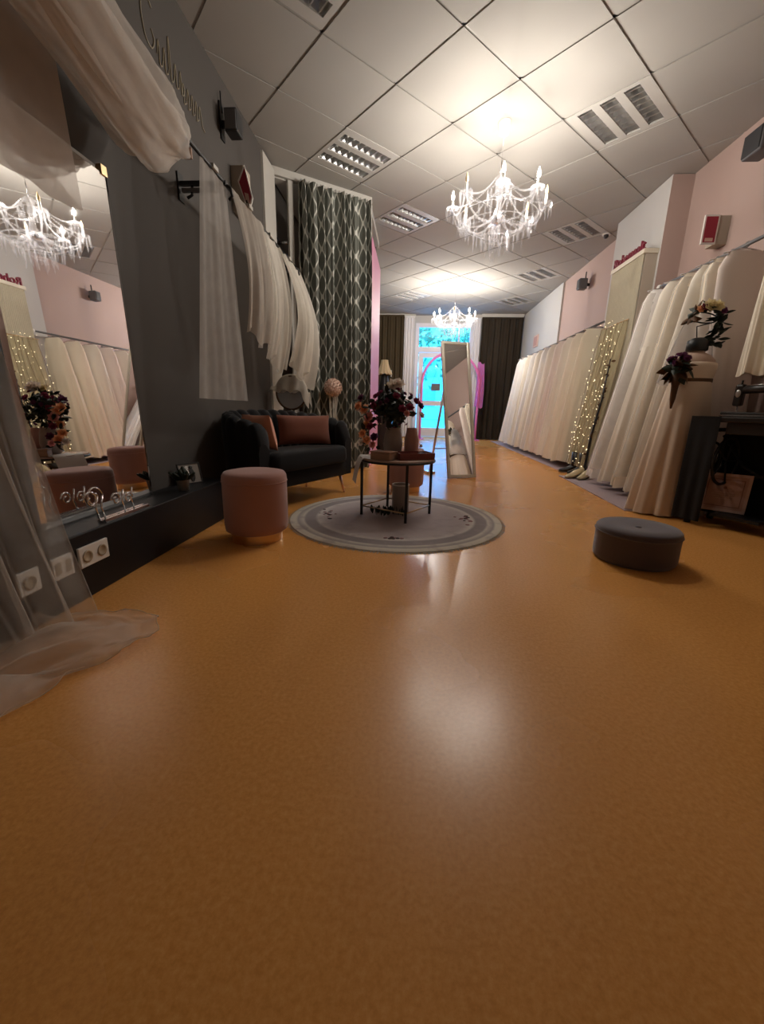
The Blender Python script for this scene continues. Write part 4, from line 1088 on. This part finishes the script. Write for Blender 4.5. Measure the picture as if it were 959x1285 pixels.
def gown(x, y, ztop, label, mat, seed, hx=.34, hy=.125, skx=-.07, sky=0.0, group='gowns', hem=.09, cover=None, nf=9):
    rnd = random.Random(seed); ph = [rnd.uniform(0, 6.28) for _ in range(8)]
    t = thing('wedding_gown', label, 'gown', (x, y, 0), 0, group)
    zt = ztop-.045
    def sec(z):
        s = (zt-z)/(zt-hem)             # 0 top .. 1 hem
        if s < .05: wx, wy = lerp(.11, .165, s/.05), lerp(.02, .045, s/.05)
        else:
            q = (s-.05)/.95
            wx, wy = lerp(.165, hx, q**.95), lerp(.045, hy, q**.6)
        return s, wx, wy
    def f(z0, z1, folds):
        def g_(u, v):
            z = lerp(z0, z1, v); s, wx, wy = sec(z)
            a = 2*pi*u
            k = max(0, (s-.06)/.94)
            w = 1+folds*k**.8*(.055*sin(nf*a+ph[0]+1.2*k)+.035*sin((nf*2-1)*a+ph[1])+.03*sin(4*a+ph[2]))
            return (wx*w*cos(a)+skx*k, wy*w*sin(a)+sky*k**1.2, z+folds*.012*k**6*sin(5*a+ph[3]))
        return g_
    zm = zt-(zt-hem)*.30
    obj('bodice', MB().grid(f(zt, zm, 0), 40, 10, True), mat, t)
    obj('skirt', MB().grid(f(zm, hem, 1), 96, 22, True), mat, t)
    if cover: 
        def cv(u, v):
            p = f(zt-.03, hem+.10, 1)(u, v); s, wx, wy = sec(p[2]); k = max(0, s-.05)
            return (p[0]*1.04+.015*sin(2*pi*6*u+ph[4]+v), p[1]*1.03, p[2])
        obj('overlay', MB().grid(cv, 80, 20, True), cover, t)
    obj('hanger', MB().tube([(-.15, 0, zt-.015), (-.05, 0, zt+.012), (0, 0, zt+.02), (.05, 0, zt+.012), (.15, 0, zt-.015)], .006, 6).tube([(0, 0, zt+.02), (0, 0, ztop-.02), (.018, 0, ztop-.004), (.02, 0, ztop+.012), (0, 0, ztop+.018), (-.016, 0, ztop+.010)], .003, 5), 'chrome', t)
    return t
ORD = ['first', 'second', 'third', 'fourth', 'fifth', 'sixth', 'seventh', 'eighth', 'ninth', 'tenth', 'eleventh', 'twelfth', 'thirteenth', 'fourteenth', 'fifteenth', 'sixteenth']
near = [(4.38, 'white', .10), (4.12, 'ivory', .06), (3.89, 'cream', .03), (3.70, 'ivory', 0), (3.55, 'cream', 0), (3.41, 'blush', 0)]
CN = {'white': 'white', 'ivory': 'ivory', 'cream': 'cream', 'blush': 'blush', 'champagne': 'champagne'}
for i, (y, c_, sk) in enumerate(near):
    gown(2.30, y, 1.93, '%s gown on the rail behind the dress form, %s counted from the white pillar' % (CN[c_], ORD[i]), 'gown_'+c_, 20+i, .345 if i < 4 else .18, (.13, .12, .10, .07, .065, .06)[i], -.06 if i < 4 else .12, sk, 'gowns behind the dress form', cover='tulle_cover' if i % 2 == 0 else None)
cols = ['champagne', 'cream', 'ivory', 'blush', 'ivory', 'white', 'ivory', 'white', 'ivory', 'white', 'white']
for i, c_ in enumerate(cols):
    y = 5.90+i*.345
    gown(2.33, y, 1.86, '%s gown on the far rail, %s counted from the fairy lights' % (CN[c_], ORD[i]), 'gown_'+c_, 50+i, .31, .158, -.05, .12 if i == len(cols)-1 else .02, 'gowns on the far rail', cover=None)

for i, (y, c_) in enumerate(((2.95, 'cream'), (2.72, 'ivory'), (2.5, 'white'))):
    gown(2.30, y, 1.93, '%s short dress on the rail above the sewing machine' % CN[c_], 'gown_'+c_, 90+i, .20, .095, .02, 0, 'short dresses above the sewing machine', hem=1.02)

# ------------------------------------------------------------------ lettered pelmet with string curtain on the pillar
t = thing('pelmet_panel', 'cream string curtain panel with crimson letters on the white pillar', 'panel', (2.44, 5.235, 0))
obj('pelmet', MB().bbox(-.15, -.001, -.365, .365, 2.355, 2.40, .004), 'cream_paint', t, smooth=False)
obj('cloth', MB().grid(lambda u, v: (-.135+.006*sin(2*pi*26*u), lerp(-.345, .345, u), lerp(2.355, .25, v)), 208, 4), 'string_curtain', t)
obj('side_board', MB().box(-.12, -.001, -.35, -.335, .25, 2.355), 'box_beige', t, smooth=False)
me = text_mesh('Rohemaalt', .14, .012, 'crimson')
xs = [v.co.x for v in me.vertices]; w = max(xs)-min(xs); sx = .66/w
Mt = Matrix(((0, 0, -1, -.13), (-1, 0, 0, .33), (0, 1, 0, 2.402), (0, 0, 0, 1))) @ Matrix.Diagonal((sx, 1, 1, 1)) @ Matrix.Translation((-min(xs), 0, 0))
me.transform(Mt); link('lettering', me, t)

# fairy light strings on a gold drape
t = thing('gold_drape', 'gold net drape behind the fairy lights between the two gown rails', 'drape', (2.28, 5.25, 0))
def gd(u, v):
    return (lerp(.0, -.20, v**1.3)+.02*sin(2*pi*7*u+2*v), lerp(-.28, .34, u)*(1-.1*v)+.03*v, lerp(1.74, .10, v))
obj('net', MB().grid(gd, 60, 20), 'gold_drape', t)
obj('cord', MB().tube([(0, -.30, 1.745), (0, .36, 1.745)], .006, 6), 'gold', t)
bulb_m = MB().ball((0, 0, 0), .0085, n=6, m=4).mesh('light', 'fairy')
rnd = random.Random(31)
FL = ['fairy light string nearest the pillar corner', 'fairy light string second from the pillar corner', 'fairy light string third from the pillar corner', 'fairy light string fourth from the pillar corner', 'fairy light string fifth from the pillar corner', 'fairy light string sixth from the pillar corner', 'fairy light string nearest the far gown rail']
for k in range(7):
    u0 = .06+k*.145
    t = thing('fairy_string', FL[k]+', draped on the gold net', 'fairy lights', (2.28, 5.25, 0), 0, 'fairy lights on the gold drape')
    pts = []
    for j in range(24):
        v = j/23; p = gd(min(.98, u0+.03*sin(5*v+k)), v); pts.append((p[0]-.028, p[1], p[2]))
    obj('wire', MB().tube(pts, .002, 4), 'leaf_brown', t)
    for j in range(20):
        v = (j+rnd.uniform(-.3, 1.3))/20; q = pts[max(0, min(23, int(v*23)))]
        link('light', bulb_m, t, (q[0]-.008+rnd.uniform(-.012, .004), q[1]+rnd.uniform(-.045, .045), q[2]+rnd.uniform(-.05, .05)), None, rnd.uniform(.3, .85))
t = thing('garland_stake', 'dark twisted branch standing upright in front of the fairy lights', 'branch', (2.07, 5.02, 0))
obj('stem', MB().tube([(0, 0, 0), (.04, .02, .5), (.09, 0, .9), (.13, .03, 1.35)], [.016, .014, .011, .006], 8), 'iron', t)
for k in range(26):
    z = rnd.uniform(.25, 1.35); place(LEAF['leaf_brown'], 'leaf', t, (.1*z, .01, z), (rnd.gauss(0, 1), rnd.gauss(0, 1), rnd.gauss(.2, .5)), rnd.uniform(.03, .06), rnd.uniform(0, 6))

# shoes and bag on the floor below
def shoe(x, y, rz, mat, label, group=None, boot=False):
    t = thing('shoe', label, 'shoe', (x, y, .008), rz, group)
    L = .23
    def up(u, v):
        a = 2*pi*u; s = v; xx = lerp(-L/2, L/2, s); w = .036*(.75+.5*sin(pi*min(1, s*.9+.15)))*(1 if s < .93 else max(.15, (1-s)/.07)); h = (.075 if s < .45 else lerp(.075, .03, (s-.45)/.55)); lift = lerp(.05, .004, min(1, s/.6)); 
        return (xx, w*cos(a), lift+h*.5+h*.5*sin(a))
    obj('upper', MB().grid(up, 16, 16, True), mat, t); obj('sole', MB().grid(lambda u, v: (lerp(-L/2, L/2, u), lerp(-.032, .032, v)*(.8+.4*sin(pi*min(1, u*.9+.1))), lerp(.048, .002, min(1, u/.6))), 12, 3), 'leaf_brown', t)
    obj('heel', MB().lathe([(.010, 0), (.012, .02), (.022, .052)], 10, (-L/2+.02, 0, 0)), mat, t)
    if boot: obj('shaft', MB().lathe([(.045, .08), (.042, .14), (.05, .26), (.046, .26), (.038, .12)], 16, (-L/2+.05, 0, 0)), mat, t)
shoe(1.90, 4.86, radians(200), 'shoe_gold', 'gold satin shoe on the mat corner pointing outward'); shoe(1.99, 4.78, radians(215), 'shoe_gold', 'gold satin shoe beside the white gown hem')
shoe(2.06, 5.20, radians(190), 'shoe_black', 'black ankle boot under the fairy lights', None, True); shoe(2.02, 5.36, radians(170), 'shoe_black', 'black ankle boot beside the champagne gown', None, True)

# ------------------------------------------------------------------ dress form
DX, DY = 2.03, 3.30
t = thing('dress_form', 'headless dress form in a peach ivory gown with veil and black neck cap', 'dress form', (DX, DY, 0))
obj('body', MB().lathe([(.11, .96), (.115, 1.0), (.125, 1.06), (.13, 1.10), (.12, 1.14), (.09, 1.175), (.05, 1.195), (.043, 1.215), (.042, 1.25)], 28, sx=1.12, sy=.8), 'skin_form', t)
obj('neck_cap', MB().lathe([(.055, 1.205), (.064, 1.21), (.062, 1.275), (.03, 1.295), (.001, 1.297)], 24, sx=1.12, sy=.9), 'iron', t)
obj('bodice', MB().lathe([(.118, .95), (.122, 1.0), (.134, 1.06), (.138, 1.095), (.134, 1.12), (.12, 1.125)], 32, sx=1.12, sy=.82), 'gown_display', t)
obj('belt', MB().lathe([(.122, .985), (.127, .99), (.127, 1.012), (.122, 1.017)], 32, sx=1.12, sy=.82), 'leaf_brown', t)
def sk(u, v):
    z = lerp(.99, .012, v); a = 2*pi*u; r = lerp(.12, .225, v**.8); w = 1+.10*v*sin(9*a+.6)+.05*v*sin(17*a)
    return (r*1.12*w*cos(a)-.02*v, r*.9*w*sin(a), z)
obj('skirt', MB().grid(sk, 110, 24, True), 'gown_display', t)
obj('stand', MB().lathe([(.15, .008), (.15, .016), (.02, .03), (.015, .95)], 20), 'iron', t)
wr = obj('wreath_wire', MB().tube([(.0, .02, 1.28), (.0, .05, 1.38)]+[(.095*cos(a), .05*sin(a)*.9, 1.43+.045*sin(a*1)) for a in [pi*(.5+k/10) for k in range(-8, 12)]], .005, 6), 'iron', t)
rnd = random.Random(8)
def wp(a): return (.10*cos(a), -.02-.03*sin(a), 1.42+.065*sin(a))
for k in range(44):
    a = pi*(k+.5)/44*1.15-.15; p = wp(a); place(LEAF['leaf_dark' if k < 30 else 'leaf_brown'], 'leaf', wr, p, (cos(a)+rnd.gauss(0, .4), rnd.gauss(-.3, .4), sin(a)+rnd.gauss(0, .4)), rnd.uniform(.05, .08), rnd.uniform(0, 6))
for (a, s, c_) in ((1.75, .05, 'cream'), (1.25, .046, 'cream'), (2.4, .03, 'peach'), (.6, .03, 'plum'), (2.1, .03, 'burgundy')):
    p = wp(a); place(ROSE[c_], 'flower', wr, (p[0], p[1]-.03, p[2]+.005), (0, -1, .4), s, a)
for k in range(44):
    z = lerp(1.46, 1.24, k/43); place(LEAF['leaf_dark'], 'leaf', wr, (.10+.018*sin(k*1.7), -.02, z), (rnd.gauss(.1, .3), rnd.gauss(-.3, .3), -.8), rnd.uniform(.06, .08), rnd.uniform(0, 6))
def vl(u, v):
    a = pi*(1.12-1.24*u); r = lerp(.055, .165, v**.65); yy = -abs(sin(a)) if sin(a) > 0 else .3
    return (r*cos(a)*1.08-.035*v*(1-u), .035+(.03+.09*v)*max(0, sin(a)), lerp(1.47, .98, v)+.012*sin(12*u)*v)
obj('veil', MB().grid(vl, 48, 18), 'tulle_film', t)
obj('wreath_band', MB().tube([wp(pi*(k/20)*1.15-.15) for k in range(21)], [.02+.008*sin(k*2.3) for k in range(21)], 8), 'leaf_dark', wr)
t = thing('dried_bouquet', 'dark dried bouquet held against the side of the dress form', 'flowers', (DX-.175, DY-.125, .99)); t.scale = (1.45, 1.45, 1.6)
obj('stems', MB().lathe([(.004, -.12), (.012, -.08), (.016, -.02), (.03, .03)], 10), 'leaf_brown', t)
for k in range(46):
    d = Vector((rnd.gauss(0, .5), rnd.gauss(0, .5), rnd.gauss(.7, .5))).normalized(); place(LEAF['leaf_brown'] if k % 2 else LEAF['leaf_dark'], 'leaf', t, Vector((0, 0, .04))+d*.025*rnd.uniform(0, 1.6), d, rnd.uniform(.05, .09), rnd.uniform(0, 6))
for k in range(14):
    d = Vector((rnd.gauss(0, .6), rnd.gauss(-.2, .6), rnd.gauss(.8, .4))).normalized(); place(ROSE['plum'], 'flower', t, Vector((0, 0, .06))+d*.05, d, rnd.uniform(.012, .02), k)

# ------------------------------------------------------------------ treadle sewing table
t = thing('treadle_table', 'black cast iron treadle sewing table beside the dress form', 'table', (1.985, 3.05, 0), radians(-60))
LX, LY = .62, .36
obj('top', MB().bbox(-.03, LX, -.02, LY, .715, .75, .006), 'dark_wood', t, smooth=False)
obj('drawer_box', MB().bbox(.17, .42, .0, .30, .64, .715, .004), 'dark_wood', t, smooth=False)
for xx in (.05, .56):
    def ex(u): return u
    fr = obj('side_frame', MB().tube([(xx, .02, 0), (xx, .05, .12), (xx, .10, .35), (xx, .05, .60), (xx, .02, .715)], .016, 8).tube([(xx, LY-.04, 0), (xx, LY-.06, .12), (xx, LY-.11, .35), (xx, LY-.06, .60), (xx, LY-.04, .715)], .016, 8).tube([(xx, .05, .12), (xx, LY-.06, .12)], .014, 8).tube([(xx, .03, .66), (xx, LY-.05, .66)], .014, 8), 'iron', t)
    for (cy_, cz_, r_) in ((.17, .24, .07), (.17, .48, .09), (.10, .36, .04), (.25, .36, .04)):
        obj('scroll', MB().tube([(xx, cy_+r_*cos(a), cz_+r_*sin(a)) for a in [2*pi*k/20 for k in range(20)]], .008, 6, closed=True), 'iron', fr)
    for y_ in (.02, LY-.04): obj('caster', MB().lathe([(.02, 0), (.022, .01), (.02, .025)], 12, (xx, y_, 0)), 'iron', fr)
obj('cross_brace', MB().tube([(.05, .26, .62), (.20, .26, .42), (.31, .26, .36), (.42, .26, .42), (.56, .26, .62)], .010, 8), 'iron', t)
obj('cross_brace', MB().tube([(.05, .26, .12), (.18, .26, .30), (.31, .26, .36), (.44, .26, .30), (.56, .26, .12)], .010, 8), 'iron', t)
w_ = obj('flywheel', MB().tube([(.15, .14+.16*cos(a), .45+.16*sin(a)) for a in [2*pi*k/36 for k in range(36)]], .010, 8, closed=True), 'iron', t)
for k in range(5):
    a = 2*pi*k/5; obj('spoke', MB().tube([(.15, .14, .45), (.15, .14+.16*cos(a), .45+.16*sin(a))], .006, 6), 'iron', w_)
obj('back_panel', MB().box(.04, .57, LY-.03, LY-.02, .06, .70), 'cloth_dark', t, smooth=False)
obj('pedal', MB().box(.17, .45, .04, .24, .075, .095), 'iron', t, smooth=False)
obj('axle', MB().tube([(.05, .14, .085), (.56, .14, .085)], .008, 6), 'iron', t)
o = obj('black_cloth', MB().grid(lambda u, v: (lerp(-.034, .145, u), -.026-.007*(1+sin(2*pi*2.4*u+1))*v, lerp(.752, .03, v)), 40, 12), 'cloth_dark', smooth=True, loc=(1.985, 3.05, 0), rot=(0, 0, radians(-60)))
tag(o, 'black cloth hanging down the corner of the sewing table', 'cloth')
t = thing('sewing_machine', 'antique black sewing machine with chrome trim on the treadle table', 'sewing machine', (1.985, 3.05, .751), radians(-60))
obj('bed', MB().bbox(.10, .50, .03, .21, 0, .03, .006), 'dark_wood', t, smooth=False)
obj('slide_plate', MB().box(.10, .17, .04, .16, .030, .034), 'chrome', t, smooth=False); obj('bed_edge', MB().box(.10, .50, .024, .032, .004, .014), 'chrome', t, smooth=False)
obj('arm', MB().tube([(.43, .12, .03), (.43, .12, .10), (.42, .12, .16), (.38, .12, .185), (.28, .12, .18), (.17, .12, .175)], [.045, .035, .034, .034, .028, .026], 14), 'dark_wood', t)
hd_ = obj('head', MB().bbox(.125, .175, .095, .145, .07, .21, .012), 'dark_wood', t, smooth=False)
obj('needle_bar', MB().tube([(.15, .12, .036), (.15, .12, .08)], .004, 6), 'chrome', hd_); obj('face_plate', MB().ball((.15, .095, .15), .016, .005, .025, 10, 6), 'alu', hd_); obj('thread_post', MB().tube([(.15, .12, .20), (.15, .12, .235)], .006, 6), 'dark_wood', hd_)
obj('hand_wheel', MB().lathe([(.06, -.012), (.065, 0), (.06, .012)], 24).xform(Matrix.Translation((.49, .12, .13)) @ Matrix.Rotation(pi/2, 4, 'Y')), 'dark_wood', t, auto=50)
obj('trim_line', MB().tube([(.38, .10, .213), (.28, .10, .205), (.19, .10, .199)], .004, 6), 'chrome', t)
t = thing('framed_print', 'pale pink framed print leaning under the sewing table', 'picture', (2.20, 2.97, .098), radians(-48))
t.rotation_euler = (radians(-14), 0, radians(-42))
W2, H2 = .135, .27
obj('frame', MB().box(-W2, W2, -.01, .01, 0, .018).box(-W2, W2, -.01, .01, H2-.018, H2).box(-W2, -W2+.018, -.01, .01, .018, H2-.018).box(W2-.018, W2, -.01, .01, .018, H2-.018), 'paper_pink', t, smooth=False)
obj('print', MB().box(-W2+.018, W2-.018, -.004, .004, .018, H2-.018), 'picture_mat', t, smooth=False)
obj('emblem', MB().lathe([(.010, -.001), (.010, .001)], 14).xform(Matrix.Translation((0, -.0045, .17)) @ Matrix.Rotation(pi/2, 4, 'X')), 'picture_ink', t, smooth=False)
for (zz, ww) in ((.135, .05), (.12, .07), (.105, .06), (.09, .04)): obj('text_line', MB().box(-ww, ww, -.0055, -.0042, zz, zz+.004), 'paper_pink', t, smooth=False)
obj('inner_line', MB().box(-.10, .10, -.0055, -.0042, .225, .229).box(-.10, .10, -.0055, -.0042, .036, .040).box(-.10, -.096, -.0055, -.0042, .04, .225).box(.096, .10, -.0055, -.0042, .04, .225), 'picture_ink', t, smooth=False)

# ------------------------------------------------------------------ things on the right wall and ceiling
t = thing('flag_sign', 'red upright sign with white border on a beige box on the pink wall', 'sign', (XR, 4.2, 2.31))
obj('box', MB().bbox(-.10, 0, 0, .12, -.11, .11, .004), 'box_beige', t, smooth=False)
obj('border', MB().box(-.215, -.095, -.006, .01, -.112, .112), 'white_plastic', t, smooth=False)
obj('panel', MB().box(-.204, -.108, -.009, -.006, -.098, .098), 'crimson_panel', t, smooth=False); obj('print', MB().box(-.19, -.125, -.0105, -.009, -.092, -.066), 'paper_pink', t, smooth=False)
t = thing('wall_speaker', 'dark grey speaker high on the pink wall above the sewing table', 'speaker', (2.50, 3.82, 2.66))
obj('body', MB().bbox(-.05, .09, -.09, .10, 0, .17, .015), 'grey_plastic', t, smooth=False); obj('grille', MB().bbox(-.057, -.045, -.08, .09, .012, .158, .005), 'black_plastic', t, smooth=False); obj('bracket', MB().box(.085, .149, -.02, .02, .06, .10), 'black_metal', t, smooth=False)
t = thing('wall_speaker', 'small dark speaker high on the pink wall above the far gown rail', 'speaker', (2.53, 7.2, 2.61))
obj('body', MB().bbox(-.05, .07, -.06, .06, 0, .15, .01), 'grey_plastic', t, smooth=False); obj('grille', MB().bbox(-.056, -.048, -.05, .05, .012, .138, .003), 'black_plastic', t, smooth=False); obj('bracket', MB().box(.068, .119, -.015, .015, .05, .09).box(.045, .055, -.01, .01, .145, .25), 'black_metal', t, smooth=False)
t = thing('wall_picture', 'small pink picture on the white wall section above the far rail', 'picture', (2.62, 9.75, 2.12))
obj('frame', MB().box(-.02, 0, -.16, .16, 0, .24), 'paper_pink', t, smooth=False); obj('print', MB().box(-.024, -.02, -.12, .12, .03, .21), 'velvet_pink', t, smooth=False)
t = thing('ceiling_sensor', 'dark motion sensor on the ceiling beside the white pillar', 'sensor', (2.44, 6.28, ZC))
obj('base', MB().lathe([(.05, -.012), (.05, .0)], 16), 'white_plastic', t, auto=40); obj('eye', MB().ball((0, 0, -.022), .032, n=12, m=8), 'black_plastic', t)
